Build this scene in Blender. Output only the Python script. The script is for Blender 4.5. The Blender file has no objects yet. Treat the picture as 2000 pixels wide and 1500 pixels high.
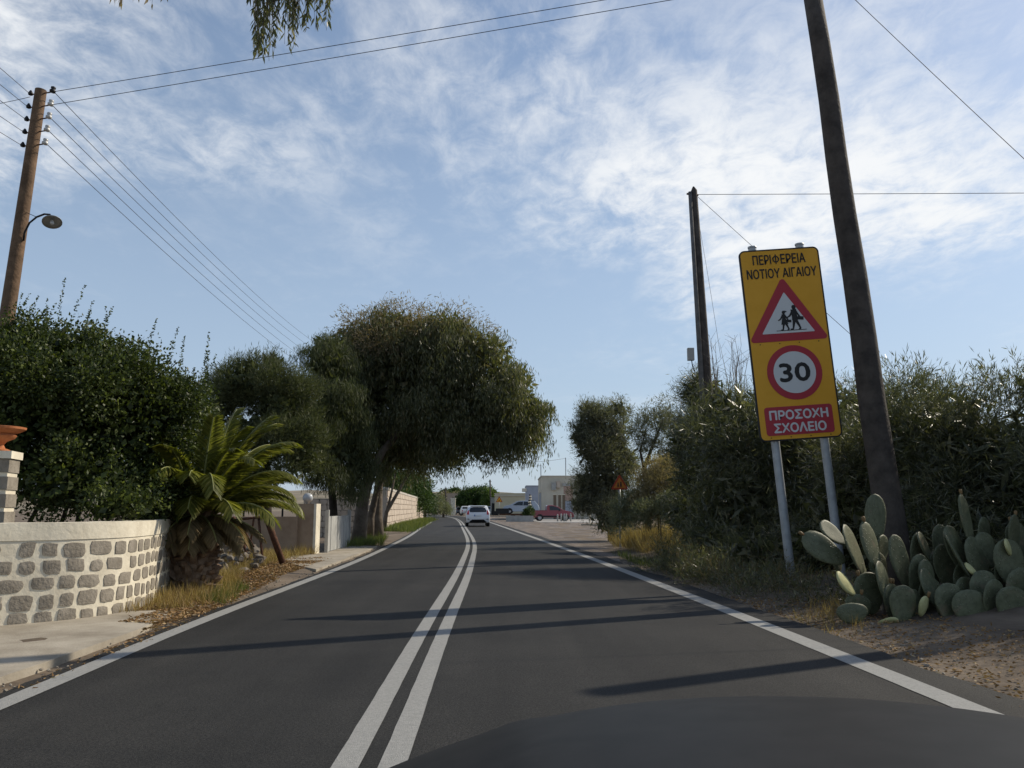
import bpy, bmesh, math, random
import numpy as np
from mathutils import Vector, Matrix, noise as mnoise

rng = np.random.default_rng(7)
random.seed(7)
R = math.radians
scene = bpy.context.scene
COL = scene.collection

# ------------------------------------------------------------------ camera
CAMH = 1.3
PITCH = math.atan(243 / 1560)
cam_d = bpy.data.cameras.new('camera')
cam_d.sensor_width = 36
cam_d.lens = 28.08
cam_d.clip_start = 0.05
cam_d.clip_end = 6000
cam = bpy.data.objects.new('camera', cam_d)
COL.objects.link(cam)
cam.location = (0, 0, CAMH)
cam.rotation_euler = (math.pi / 2 + PITCH, 0, 0)
scene.camera = cam

# ------------------------------------------------------------------ sky and sun
SUN_AZ = 62.0      # degrees to the right of straight ahead
SUN_EL = 37.0
world = bpy.data.worlds.new('World')
scene.world = world
world.use_nodes = True
wn, wl = world.node_tree.nodes, world.node_tree.links
wn.clear()
w_out = wn.new('ShaderNodeOutputWorld')
w_bg = wn.new('ShaderNodeBackground')
w_bg.inputs['Strength'].default_value = 0.115
sky = wn.new('ShaderNodeTexSky')
sky.sky_type = 'NISHITA'
sky.sun_disc = False
sky.sun_elevation = R(SUN_EL)
sky.sun_rotation = R(SUN_AZ)
sky.air_density = 1.0
sky.dust_density = 0.7
sky.ozone_density = 1.3


def wmath(op, a, b=None, c=None):
    n = wn.new('ShaderNodeMath')
    n.operation = op
    for i, v in enumerate((a, b, c)):
        if v is None:
            continue
        if isinstance(v, (int, float)):
            n.inputs[i].default_value = v
        else:
            wl.new(v, n.inputs[i])
    return n.outputs[0]


def wramp(v, a, b):
    n = wn.new('ShaderNodeMapRange')
    n.interpolation_type = 'SMOOTHSTEP'
    wl.new(v, n.inputs['Value'])
    n.inputs['From Min'].default_value = a
    n.inputs['From Max'].default_value = b
    return n.outputs['Result']


tc = wn.new('ShaderNodeTexCoord')
sep = wn.new('ShaderNodeSeparateXYZ')
wl.new(tc.outputs['Generated'], sep.inputs[0])
zz = wmath('ADD', wmath('MAXIMUM', sep.outputs['Z'], 0.0), 0.10)
comb = wn.new('ShaderNodeCombineXYZ')
wl.new(wmath('DIVIDE', sep.outputs['X'], zz), comb.inputs[0])
wl.new(wmath('DIVIDE', sep.outputs['Y'], zz), comb.inputs[1])


def wnoise(scale, det, rough, dist, off, stretch=(1, 1, 1), rot=0.0):
    m = wn.new('ShaderNodeMapping')
    m.inputs['Location'].default_value = off
    m.inputs['Rotation'].default_value = (0, 0, rot)
    m.inputs['Scale'].default_value = stretch
    wl.new(comb.outputs[0], m.inputs['Vector'])
    n = wn.new('ShaderNodeTexNoise')
    n.inputs['Scale'].default_value = scale
    n.inputs['Detail'].default_value = det
    n.inputs['Roughness'].default_value = rough
    n.inputs['Distortion'].default_value = dist
    wl.new(m.outputs[0], n.inputs['Vector'])
    return n.outputs['Fac']


cover = wnoise(0.55, 2, 0.5, 0.3, (-11.593, -10.366, 0), (1, 1, 1), 2.77)
wisps = wnoise(1.7, 10, 0.66, 0.5, (-10.996, 20.828, 0), (1.0, 0.6, 1), 0.7)
puffs = wnoise(11.0, 5, 0.65, 0.4, (0.4, 0.2, 0), (1.0, 0.7, 1), 0.5)
dens = wmath('ADD', wmath('MULTIPLY', cover, 0.95), wmath('MULTIPLY', wisps, 0.75))
dens = wmath('ADD', dens, wmath('MULTIPLY', puffs, 0.55))
cl = wramp(dens, 1.02, 1.38)
cl = wmath('MULTIPLY', cl, wramp(sep.outputs['Z'], 0.05, 0.30))
# thin veils where cover is low, solid banks where it is high
cl = wmath('MULTIPLY', cl, wmath('ADD', wmath('MULTIPLY', wramp(cover, 0.46, 0.64), 0.86), 0.12))
mixs = wn.new('ShaderNodeMix')
mixs.data_type = 'RGBA'
mixs.inputs['B'].default_value = (7.3, 7.45, 7.6, 1)
wl.new(cl, mixs.inputs['Factor'])
# thin even haze low over the land, all round the horizon
hz = wn.new('ShaderNodeMix')
hz.data_type = 'RGBA'
hz.inputs['B'].default_value = (3.45, 4.35, 5.55, 1)
hzf = wmath('SUBTRACT', 1.0, wramp(sep.outputs['Z'], -0.10, 0.85))
wl.new(wmath('MULTIPLY', hzf, 0.80), hz.inputs['Factor'])
wl.new(sky.outputs[0], hz.inputs['A'])
wl.new(hz.outputs['Result'], mixs.inputs['A'])
wl.new(mixs.outputs['Result'], w_bg.inputs['Color'])
wl.new(w_bg.outputs[0], w_out.inputs['Surface'])

sun_dir = Vector((math.sin(R(SUN_AZ)) * math.cos(R(SUN_EL)), math.cos(R(SUN_AZ)) * math.cos(R(SUN_EL)), math.sin(R(SUN_EL))))
sd = bpy.data.lights.new('sun', 'SUN')
sd.energy = 3.7
sd.angle = R(0.6)
sd.color = (1.0, 0.90, 0.74)
sun = bpy.data.objects.new('sun', sd)
COL.objects.link(sun)
sun.rotation_euler = sun_dir.to_track_quat('Z', 'Y').to_euler()
sun.location = (0, 0, 30)

scene.view_settings.view_transform = 'Standard'
scene.view_settings.look = 'None'
scene.view_settings.gamma = 1
scene.view_settings.exposure = 0.15
scene.cycles.max_bounces = 6
scene.cycles.transparent_max_bounces = 8

# ------------------------------------------------------------------ survey helpers (photo measurements -> real places)
CT, ST = math.cos(PITCH), math.sin(PITCH)


def ray(px, py):
    dv = (750 - py) / 1560
    return Vector(((px - 1000) / 1560, CT - dv * ST, ST + dv * CT))


def gp(px, py, z=0.0):
    d = ray(px, py)
    return Vector((0, 0, CAMH)) + d * ((z - CAMH) / d.z)


def at(px, py, Y):
    d = ray(px, py)
    return Vector((0, 0, CAMH)) + d * (Y / d.y)


# ------------------------------------------------------------------ materials
MATS = {}


def mat(name, c1, c2=None, scale=6.0, rough=0.8, bump=0.0, bscale=None, spec=0.3, metal=0.0, detail=6, coord='Object', lo=0.35, hi=0.65):
    if name in MATS:
        return MATS[name]
    m = bpy.data.materials.new(name)
    m.use_nodes = True
    n, l = m.node_tree.nodes, m.node_tree.links
    b = n['Principled BSDF']
    b.inputs['Roughness'].default_value = rough
    b.inputs['Specular IOR Level'].default_value = spec
    b.inputs['Metallic'].default_value = metal
    c1 = tuple(c1) + (1,)
    b.inputs['Base Color'].default_value = c1
    t = n.new('ShaderNodeTexCoord')
    if c2 is not None:
        nz = n.new('ShaderNodeTexNoise')
        nz.inputs['Scale'].default_value = scale
        nz.inputs['Detail'].default_value = detail
        nz.inputs['Roughness'].default_value = 0.62
        l.new(t.outputs[coord], nz.inputs['Vector'])
        r = n.new('ShaderNodeValToRGB')
        r.color_ramp.elements[0].position = lo
        r.color_ramp.elements[1].position = hi
        r.color_ramp.elements[0].color = c1
        r.color_ramp.elements[1].color = tuple(c2) + (1,)
        l.new(nz.outputs['Fac'], r.inputs[0])
        l.new(r.outputs[0], b.inputs['Base Color'])
    if bump:
        n2 = n.new('ShaderNodeTexNoise')
        n2.inputs['Scale'].default_value = bscale or scale * 4
        n2.inputs['Detail'].default_value = 5
        l.new(t.outputs[coord], n2.inputs['Vector'])
        bp = n.new('ShaderNodeBump')
        bp.inputs['Strength'].default_value = bump
        bp.inputs['Distance'].default_value = 0.02
        l.new(n2.outputs['Fac'], bp.inputs['Height'])
        l.new(bp.outputs[0], b.inputs['Normal'])
    MATS[name] = m
    return m


def leafmat(name, cols, rough=0.5, spec=0.35, trans=0.3):
    """leaf material: each leaf (mesh island) takes its own tint"""
    m = bpy.data.materials.new(name)
    m.use_nodes = True
    n, l = m.node_tree.nodes, m.node_tree.links
    b = n['Principled BSDF']
    b.inputs['Roughness'].default_value = rough
    b.inputs['Specular IOR Level'].default_value = spec
    g = n.new('ShaderNodeNewGeometry')
    r = n.new('ShaderNodeValToRGB')
    els = r.color_ramp.elements
    while len(els) < len(cols):
        els.new(0.5)
    for i, (p, c) in enumerate(cols):
        els[i].position = p
        els[i].color = tuple(c) + (1,)
    l.new(g.outputs['Random Per Island'], r.inputs[0])
    l.new(r.outputs[0], b.inputs['Base Color'])
    tr = n.new('ShaderNodeBsdfTranslucent')
    br = n.new('ShaderNodeMixRGB')
    br.blend_type = 'MULTIPLY'
    br.inputs[0].default_value = 1
    br.inputs[2].default_value = (1.5, 1.6, 0.7, 1)
    l.new(r.outputs[0], br.inputs[1])
    l.new(br.outputs[0], tr.inputs['Color'])
    mx = n.new('ShaderNodeMixShader')
    mx.inputs[0].default_value = trans
    l.new(b.outputs[0], mx.inputs[1])
    l.new(tr.outputs[0], mx.inputs[2])
    l.new(mx.outputs[0], n['Material Output'].inputs['Surface'])
    return m


# ------------------------------------------------------------------ mesh building
class MB:
    def __init__(self):
        self.v = []
        self.f = []

    def add(self, vs, fs):
        o = len(self.v)
        self.v += [tuple(p) for p in vs]
        self.f += [tuple(i + o for i in f) for f in fs]
        return self

    def box(self, c, s, M=None):
        x, y, z = s[0] / 2, s[1] / 2, s[2] / 2
        p = [Vector((a * x, b * y, d * z)) for a in (-1, 1) for b in (-1, 1) for d in (-1, 1)]
        if M is not None:
            p = [M @ q for q in p]
        p = [q + Vector(c) for q in p]
        return self.add(p, [(0, 1, 3, 2), (4, 6, 7, 5), (0, 4, 5, 1), (2, 3, 7, 6), (0, 2, 6, 4), (1, 5, 7, 3)])

    def tube(self, pts, rad, n=8, caps=True):
        pts = [Vector(p) for p in pts]
        if isinstance(rad, (int, float)):
            rad = [rad] * len(pts)
        rings = []
        up = None
        for i, p in enumerate(pts):
            d = (pts[min(i + 1, len(pts) - 1)] - pts[max(i - 1, 0)]).normalized()
            if up is None:
                up = Vector((0, 0, 1)) if abs(d.z) < 0.9 else Vector((1, 0, 0))
            a = d.cross(up).normalized()
            b = a.cross(d).normalized()
            up = b
            rings.append([p + (a * math.cos(2 * math.pi * k / n) + b * math.sin(2 * math.pi * k / n)) * rad[i] for k in range(n)])
        vs = [q for r in rings for q in r]
        fs = []
        for i in range(len(pts) - 1):
            for k in range(n):
                fs.append((i * n + k, i * n + (k + 1) % n, (i + 1) * n + (k + 1) % n, (i + 1) * n + k))
        if caps:
            fs.append(tuple(reversed(range(n))))
            fs.append(tuple((len(pts) - 1) * n + k for k in range(n)))
        return self.add(vs, fs)

    def lathe(self, prof, n=20, c=(0, 0, 0), M=None):
        vs = []
        for r, z in prof:
            for k in range(n):
                a = 2 * math.pi * k / n
                q = Vector((r * math.cos(a), r * math.sin(a), z))
                if M is not None:
                    q = M @ q
                vs.append(q + Vector(c))
        fs = []
        for i in range(len(prof) - 1):
            for k in range(n):
                fs.append((i * n + k, i * n + (k + 1) % n, (i + 1) * n + (k + 1) % n, (i + 1) * n + k))
        fs.append(tuple(reversed(range(n))))
        fs.append(tuple((len(prof) - 1) * n + k for k in range(n)))
        return self.add(vs, fs)

    def prism(self, poly, d0, d1, fn):
        """poly: 2-D points; fn(u, v, d) -> 3-D point"""
        n = len(poly)
        vs = [fn(u, v, d0) for u, v in poly] + [fn(u, v, d1) for u, v in poly]
        fs = [tuple(range(n)), tuple(reversed(range(n, 2 * n)))]
        for i in range(n):
            fs.append((i, i + n, (i + 1) % n + n, (i + 1) % n))
        return self.add(vs, fs)

    def build(self, name, m, parent=None, smooth=None, world=False):
        me = bpy.data.meshes.new(name)
        vs = self.v
        if world and parent is not None:
            q = parent.location.copy()
            up_ = parent.parent
            while up_ is not None:
                q += up_.location
                up_ = up_.parent
            vs = [(a - q.x, b - q.y, c - q.z) for a, b, c in vs]
        me.from_pydata(vs, [], self.f)
        bm = bmesh.new()
        bm.from_mesh(me)
        bmesh.ops.recalc_face_normals(bm, faces=bm.faces)
        bm.to_mesh(me)
        bm.free()
        return link(name, me, m, parent, smooth)


def link(name, me, m, parent=None, smooth=None):
    if m is not None:
        me.materials.append(m)
    if smooth:
        me.polygons.foreach_set('use_smooth', [True] * len(me.polygons))
        if smooth is not True:
            me.set_sharp_from_angle(angle=R(smooth))
    o = bpy.data.objects.new(name, me)
    COL.objects.link(o)
    if parent is not None:
        o.parent = parent
    return o


def quads(name, V, m, parent=None, world=True):
    """V: (N,4,3) array -> one mesh of N quads"""
    V = np.asarray(V, dtype=np.float32)
    if world and parent is not None:
        V = V - np.array(parent.location, dtype=np.float32)
    n = len(V)
    me = bpy.data.meshes.new(name)
    me.vertices.add(n * 4)
    me.vertices.foreach_set('co', V.reshape(-1))
    me.loops.add(n * 4)
    me.loops.foreach_set('vertex_index', np.arange(n * 4, dtype=np.int32))
    me.polygons.add(n)
    me.polygons.foreach_set('loop_start', np.arange(0, n * 4, 4, dtype=np.int32))
    me.update()
    me.validate()
    return link(name, me, m, parent)


def tag(o, label=None, cat=None, group=None, kind=None):
    if label:
        o['label'] = label
    if cat:
        o['category'] = cat
    if group:
        o['group'] = group
    if kind:
        o['kind'] = kind
    return o


def thing(name, label, cat, loc=(0, 0, 0), rotz=0.0, group=None):
    o = bpy.data.objects.new(name, None)
    o.empty_display_size = 0.2
    COL.objects.link(o)
    o.location = loc
    o.rotation_euler = (0, 0, rotz)
    return tag(o, label, cat, group)


def norm(a):
    return a / np.maximum(np.linalg.norm(a, axis=-1, keepdims=True), 1e-9)


def leaf_quads(C, D, L, W):
    """lozenge leaves from base points C along D"""
    n = len(C)
    D = norm(D)
    S = norm(np.cross(D, rng.normal(size=(n, 3))))
    L = np.broadcast_to(np.asarray(L, float).reshape(-1, 1), (n, 1))
    W = np.broadcast_to(np.asarray(W, float).reshape(-1, 1), (n, 1))
    mid = C + D * L * 0.42
    return np.stack([C, mid + S * W / 2, C + D * L, mid - S * W / 2], axis=1)


def lumps(d, k=1.0):
    return (np.sin(d[:, 0] * 5.1 * k + 1.3) * np.sin(d[:, 1] * 4.3 * k + 0.4) + np.sin(d[:, 2] * 6.2 * k + 2.0) * np.sin(d[:, 0] * 7.7 * k + d[:, 1] * 3.0)) * 0.5


def crown_points(blobs, n, inner=0.6, lump=0.16, seed_k=1.0, zmin=None):
    """blobs: (center Vector, (rx, ry, rz)); points lie in the outer shell of each blob"""
    w = np.array([(b[1][0] * b[1][2]) for b in blobs])
    idx = rng.choice(len(blobs), size=n, p=w / w.sum())
    C = np.array([tuple(b[0]) for b in blobs])[idx]
    Rr = np.array([tuple(b[1]) for b in blobs])[idx]
    d = norm(rng.normal(size=(n, 3)))
    r = inner + (1 - inner) * np.sqrt(rng.random(n))
    r = r * (1 + lump * lumps(d + idx[:, None] * 0.37, seed_k))
    P = C + d * Rr * r[:, None]
    if zmin is not None:
        keep = P[:, 2] > zmin
        P, d = P[keep], d[keep]
    return P, d


def tufted(BL, k, f=0.36):
    out = []
    for c, r in BL:
        for _ in range(k):
            d = Vector((random.gauss(0, 1), random.gauss(0, 1), random.gauss(0.25, 1))).normalized()
            q = random.uniform(0.72, 0.98)
            g = f * random.uniform(0.6, 1.25)
            m_ = (r[0] * r[1] * r[2]) ** (1 / 3)
            out.append((c + Vector((d.x * r[0], d.y * r[1], d.z * r[2])) * q, (m_ * g, m_ * g, m_ * g * 0.85)))
    return out


def crown(BL, n, inner=0.5, lump=0.2, k=9, f=0.36, zmin=None, share=0.8):
    a = crown_points(tufted(BL, k, f), int(n * share), inner, lump, zmin=zmin)
    b = crown_points([(c, tuple(x * 0.88 for x in r)) for c, r in BL], int(n * (1 - share)), 0.7, lump, zmin=zmin)
    return np.concatenate([a[0], b[0]]), np.concatenate([a[1], b[1]])


def core(BL, n, f=0.78, zmin=None):
    return crown_points([(c, tuple(x * f for x in r)) for c, r in BL], n, 0.1, 0.05, zmin=zmin)[0]


def blob(px, py, Y, rpx, rzpx=None, ry=None):
    s = Y / 1560
    rz = (rzpx or rpx) * s
    return (at(px, py, Y), (rpx * s, ry if ry else rpx * s, rz))


def clusters(P, k, sigma):
    n = len(P)
    Q = np.repeat(P, k, axis=0) + rng.normal(size=(n * k, 3)) * sigma
    return Q


def bushy(P, d, k, sigma, L, W, up=0.3, out=1.0):
    """k leaves round each twig tip, pointing out and up"""
    Q = clusters(P, k, sigma)
    D = np.repeat(d, k, axis=0) * out + rng.normal(size=(len(Q), 3)) * 0.75
    D[:, 2] += up
    n = len(Q)
    return leaf_quads(Q, D, L * rng.uniform(0.6, 1.25, n), W * rng.uniform(0.6, 1.25, n))


def droopy(P, k, length, L, W, spread=0.12, tilt=0.35):
    """hanging strands: k leaves along a line that falls from each point"""
    n = len(P)
    ln = length * rng.uniform(0.4, 1.2, n)
    t = rng.random((n, k))
    sway = rng.normal(size=(n, 2)) * 0.22
    Q = np.repeat(P[:, None, :], k, axis=1)
    Q[:, :, 2] -= t * ln[:, None]
    Q[:, :, 0] += t * ln[:, None] * sway[:, :1] + rng.normal(size=(n, k)) * spread
    Q[:, :, 1] += t * ln[:, None] * sway[:, 1:] + rng.normal(size=(n, k)) * spread
    Q = Q.reshape(-1, 3)
    m = len(Q)
    D = rng.normal(size=(m, 3)) * tilt
    D[:, 2] -= 1
    return leaf_quads(Q, D, L * rng.uniform(0.6, 1.25, m), W * rng.uniform(0.6, 1.2, m))


# ------------------------------------------------------------------ road lines, measured on the ground
def smooth_line(pts, extra=()):
    """monotone list of (Y, X) -> function X(Y)"""
    ys = np.array([p[1] for p in pts])
    xs = np.array([p[0] for p in pts])

    def f(y):
        return np.interp(y, ys, xs)

    def g(y):
        w = np.clip(0.22 * abs(y), 0.8, 18)
        return float(np.mean([f(y + w * k) for k in (-1, -0.6, -0.3, 0, 0.3, 0.6, 1)]))
    return g


XR = smooth_line([(3.3, -6), (3.12, 0), (2.98, 5.57), (2.72, 10.85), (2.36, 16.56), (1.92, 23.5), (0.89, 37.3), (-0.45, 54.9), (-2.9, 87), (-6.2, 122), (-14, 165), (-30, 205)])
XC = smooth_line([(-0.6, -6), (-0.66, 0), (-0.72, 4.3), (-0.83, 8.3), (-0.98, 16.6), (-1.45, 30.3), (-2.95, 50.9), (-5.6, 87), (-9.0, 122), (-17, 165), (-33, 205)])
XL = smooth_line([(-3.1, -6), (-3.25, 0), (-3.38, 5.54), (-3.6, 9.1), (-3.78, 20), (-4.15, 26.8), (-4.85, 39.4), (-6.1, 54), (-8.3, 87), (-11.6, 116), (-20, 165), (-36, 205)])
YS = list(np.concatenate([np.arange(-6, 40, 1.0), np.arange(40, 120, 2.5), np.arange(120, 206, 5)]))


def strip(name, fa, fb, z, m, ys=YS, kind='structure'):
    mb = MB()
    vs, fs = [], []
    for y in ys:
        vs += [(fa(y), y, z), (fb(y), y, z)]
    for i in range(len(ys) - 1):
        fs.append((2 * i, 2 * i + 1, 2 * i + 3, 2 * i + 2))
    mb.add(vs, fs)
    o = mb.build(name, m)
    if kind:
        o['kind'] = kind
    return o


def asphalt(name, c1, c2, rough=0.8, fleck=True):
    m = mat(name, c1, c2, scale=0.5, rough=rough, bump=0.35, bscale=160, spec=0.25, detail=8)
    n, l = m.node_tree.nodes, m.node_tree.links
    b = n['Principled BSDF']
    src = b.inputs['Base Color'].links[0].from_socket
    t = n.new('ShaderNodeTexCoord')
    v = n.new('ShaderNodeTexNoise')
    v.inputs['Scale'].default_value = 70
    v.inputs['Detail'].default_value = 3
    l.new(t.outputs['Object'], v.inputs['Vector'])
    r = n.new('ShaderNodeValToRGB')
    r.color_ramp.elements[0].position = 0.3
    r.color_ramp.elements[0].color = (0.42, 0.42, 0.42, 1)
    r.color_ramp.elements[1].position = 0.75
    r.color_ramp.elements[1].color = (2.1, 2.05, 1.95, 1)
    l.new(v.outputs['Fac'], r.inputs[0])
    # long streaks of wear along the lanes
    mp_ = n.new('ShaderNodeMapping')
    mp_.inputs['Scale'].default_value = (1.6, 0.07, 1)
    l.new(t.outputs['Object'], mp_.inputs['Vector'])
    st = n.new('ShaderNodeTexNoise')
    st.inputs['Scale'].default_value = 1.3
    st.inputs['Detail'].default_value = 5
    l.new(mp_.outputs[0], st.inputs['Vector'])
    r2 = n.new('ShaderNodeValToRGB')
    r2.color_ramp.elements[0].position = 0.35
    r2.color_ramp.elements[0].color = (0.82, 0.82, 0.82, 1)
    r2.color_ramp.elements[1].position = 0.68
    r2.color_ramp.elements[1].color = (1.25, 1.23, 1.2, 1)
    l.new(st.outputs['Fac'], r2.inputs[0])
    m0 = n.new('ShaderNodeMixRGB')
    m0.blend_type = 'MULTIPLY'
    m0.inputs[0].default_value = 1
    l.new(src, m0.inputs[1])
    l.new(r2.outputs[0], m0.inputs[2])
    src = m0.outputs[0]
    mx = n.new('ShaderNodeMixRGB')
    mx.blend_type = 'MULTIPLY'
    mx.inputs[0].default_value = 1
    l.new(src, mx.inputs[1])
    l.new(r.outputs[0], mx.inputs[2])
    l.new(mx.outputs[0], b.inputs['Base Color'])
    return m


M_road = asphalt('asphalt', (0.0148, 0.015, 0.0149), (0.024, 0.0239, 0.0232))
M_old = asphalt('old_asphalt', (0.10, 0.088, 0.077), (0.17, 0.14, 0.12))
M_line = mat('road_paint', (0.25, 0.25, 0.235), (0.33, 0.325, 0.305), scale=40, rough=0.75, bump=0.4, bscale=140, lo=0.3, hi=0.65)
M_ground = mat('dry_ground', (0.085, 0.064, 0.045), (0.20, 0.155, 0.11), scale=0.9, rough=0.95, bump=0.8, bscale=14, detail=10)
M_conc = mat('concrete', (0.25, 0.215, 0.165), (0.42, 0.375, 0.30), scale=1.6, rough=0.9, bump=0.25, bscale=50, detail=9)
M_white = mat('whitewash', (0.60, 0.54, 0.42), (0.76, 0.70, 0.56), scale=3, rough=0.85, bump=0.35, bscale=18)
M_stone = mat('grey_stone', (0.20, 0.175, 0.14), (0.31, 0.275, 0.225), scale=5, rough=0.9, bump=0.6, bscale=30)
M_stone2 = mat('pale_stone', (0.42, 0.34, 0.27), (0.60, 0.51, 0.41), scale=1.4, rough=0.9, bump=0.5, bscale=12)
M_tan = mat('tan_render', (0.25, 0.175, 0.115), (0.36, 0.265, 0.18), scale=1.5, rough=0.92, bump=0.3, bscale=20)
M_greyr = mat('grey_render', (0.30, 0.30, 0.285), (0.42, 0.415, 0.39), scale=2, rough=0.9, bump=0.2)
M_wood = mat('weathered_pole_wood', (0.10, 0.062, 0.036), (0.20, 0.125, 0.075), scale=4, rough=0.85, bump=0.6, bscale=22)
M_wood2 = mat('dark_pole_wood', (0.040, 0.033, 0.028), (0.085, 0.070, 0.058), scale=4, rough=0.85, bump=0.6, bscale=22)
M_bark = mat('grey_bark', (0.085, 0.065, 0.048), (0.17, 0.14, 0.11), scale=3, rough=0.92, bump=0.8, bscale=14)
M_barkd = mat('dark_bark', (0.035, 0.028, 0.022), (0.075, 0.06, 0.05), scale=3, rough=0.95, bump=0.8, bscale=14)
M_steel = mat('galvanised_steel', (0.30, 0.32, 0.33), (0.42, 0.44, 0.45), scale=5, rough=0.5, spec=0.5, metal=0.3)
M_wire = mat('cable', (0.06, 0.06, 0.07), rough=0.7)
M_rust = mat('rusty_iron', (0.055, 0.027, 0.017), (0.13, 0.06, 0.032), scale=12, rough=0.9, bump=0.5)
M_ceram = mat('porcelain', (0.50, 0.49, 0.46), rough=0.25, spec=0.6)
M_terra = mat('terracotta', (0.36, 0.12, 0.045), (0.50, 0.19, 0.075), scale=7, rough=0.8, bump=0.2)
M_black = mat('black_plastic', (0.015, 0.015, 0.016), rough=0.5)
M_tyre = mat('tyre_rubber', (0.018, 0.018, 0.018), rough=0.85)
M_rim = mat('wheel_rim', (0.35, 0.36, 0.37), rough=0.35, spec=0.6, metal=0.6)
M_glass = mat('dark_glass', (0.02, 0.024, 0.028), rough=0.08, spec=0.6)
M_red = mat('red_lens', (0.45, 0.02, 0.02), rough=0.2, spec=0.6)
M_lamp = mat('clear_lens', (0.6, 0.6, 0.6), rough=0.15, spec=0.6)


nd, lk = M_line.node_tree.nodes, M_line.node_tree.links
bsd = nd['Principled BSDF']
tcl = nd.new('ShaderNodeTexCoord')
wr_ = nd.new('ShaderNodeTexNoise')
wr_.inputs['Scale'].default_value = 26
wr_.inputs['Detail'].default_value = 9
wr_.inputs['Roughness'].default_value = 0.75
lk.new(tcl.outputs['Object'], wr_.inputs['Vector'])
rp = nd.new('ShaderNodeValToRGB')
rp.color_ramp.elements[0].position = 0.60
rp.color_ramp.elements[0].color = (0, 0, 0, 1)
rp.color_ramp.elements[1].position = 0.74
rp.color_ramp.elements[1].color = (0.8, 0.8, 0.8, 1)
lk.new(wr_.outputs['Fac'], rp.inputs[0])
mxc = nd.new('ShaderNodeMixRGB')
mxc.inputs[2].default_value = (0.09, 0.088, 0.083, 1)
lk.new(bsd.inputs['Base Color'].links[0].from_socket, mxc.inputs[1])
lk.new(rp.outputs[0], mxc.inputs[0])
lk.new(mxc.outputs[0], bsd.inputs['Base Color'])


# ------------------------------------------------------------------ ground
def verge(x, y):
    """height of the ground"""
    l, r = XL(y) if y < 200 else -60, XR(y) if y < 200 else -20
    d = max(l - 0.25 - x, x - r - 0.55)
    if y > 200 or y < -6:
        return -0.02
    if d < 0:
        return -0.03
    n = mnoise.noise(Vector((x * 0.8, y * 0.8, 0))) * 0.05 + mnoise.noise(Vector((x * 2.7, y * 2.7, 5))) * 0.022
    h = -0.03 + min(d / 0.5, 1) * 0.035 + n * min(d / 0.8, 1)
    if x > 0 and y < 26:
        h += 0.22 * min(max(d - 0.4, 0) / 2.2, 1)
    return h


gx = list(np.concatenate([[-3000, -1200, -500, -200, -90, -45, -25, -16], np.arange(-12, -2.6, 0.16), [-1.5, 0, 1.2], np.arange(2.2, 9.5, 0.16), [11, 14, 18, 26, 45, 90, 200, 500, 1200, 3000]]))
gy = list(np.concatenate([[-60, -20, -6], np.arange(2, 30, 0.2), np.arange(30, 62, 0.8), np.arange(62, 130, 4), [140, 160, 180, 200, 240, 320, 500, 900, 1800, 4000]]))
mb = MB()
vs = [(x, y, verge(x, y)) for y in gy for x in gx]
nx = len(gx)
fs = [(j * nx + i, j * nx + i + 1, (j + 1) * nx + i + 1, (j + 1) * nx + i) for j in range(len(gy) - 1) for i in range(nx - 1)]
mb.add(vs, fs)
tag(mb.build('ground', M_ground, smooth=True), kind='structure')


def edge_wobble(f, a, s, k):
    return lambda y: f(y) + a * (mnoise.noise(Vector((y * s, k, 0))) + 0.5 * mnoise.noise(Vector((y * s * 3.1, k, 4))))


YF = list(np.concatenate([np.arange(-6, 30, 0.25), np.arange(30, 120, 2.0), np.arange(120, 206, 5)]))
strip('road', edge_wobble(lambda y: XL(y) - 0.20, 0.07, 0.9, 1), edge_wobble(lambda y: XR(y) + 0.48, 0.12, 0.8, 2), 0.012, M_road, YF)
LW = 0.14
strip('edge_line', edge_wobble(lambda y: XR(y) - 0.10, 0.0045, 3.1, 9), edge_wobble(lambda y: XR(y) + 0.12, 0.0045, 3.1, 13), 0.0165, M_line, YF)
strip('edge_line', edge_wobble(lambda y: XL(y) - 0.09, 0.0045, 3.1, 9), edge_wobble(lambda y: XL(y) + 0.09, 0.0045, 3.1, 13), 0.0165, M_line, [y for y in YF if y < 118])
strip('centre_line', edge_wobble(lambda y: XC(y) - 0.048 - LW, 0.0045, 3.1, 9), edge_wobble(lambda y: XC(y) - 0.048, 0.0045, 3.1, 15), 0.0165, M_line, YF)
strip('centre_line', edge_wobble(lambda y: XC(y) + 0.048, 0.0045, 3.1, 9), edge_wobble(lambda y: XC(y) + 0.048 + LW, 0.0045, 3.1, 15), 0.0165, M_line, YF)


def slab(name, poly, z0, z1, m, kind='structure'):
    mb = MB()
    mb.prism(poly, z0, z1, lambda u, v, d: (u, v, d))
    o = mb.build(name, m)
    if kind:
        o['kind'] = kind
    return o


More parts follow.
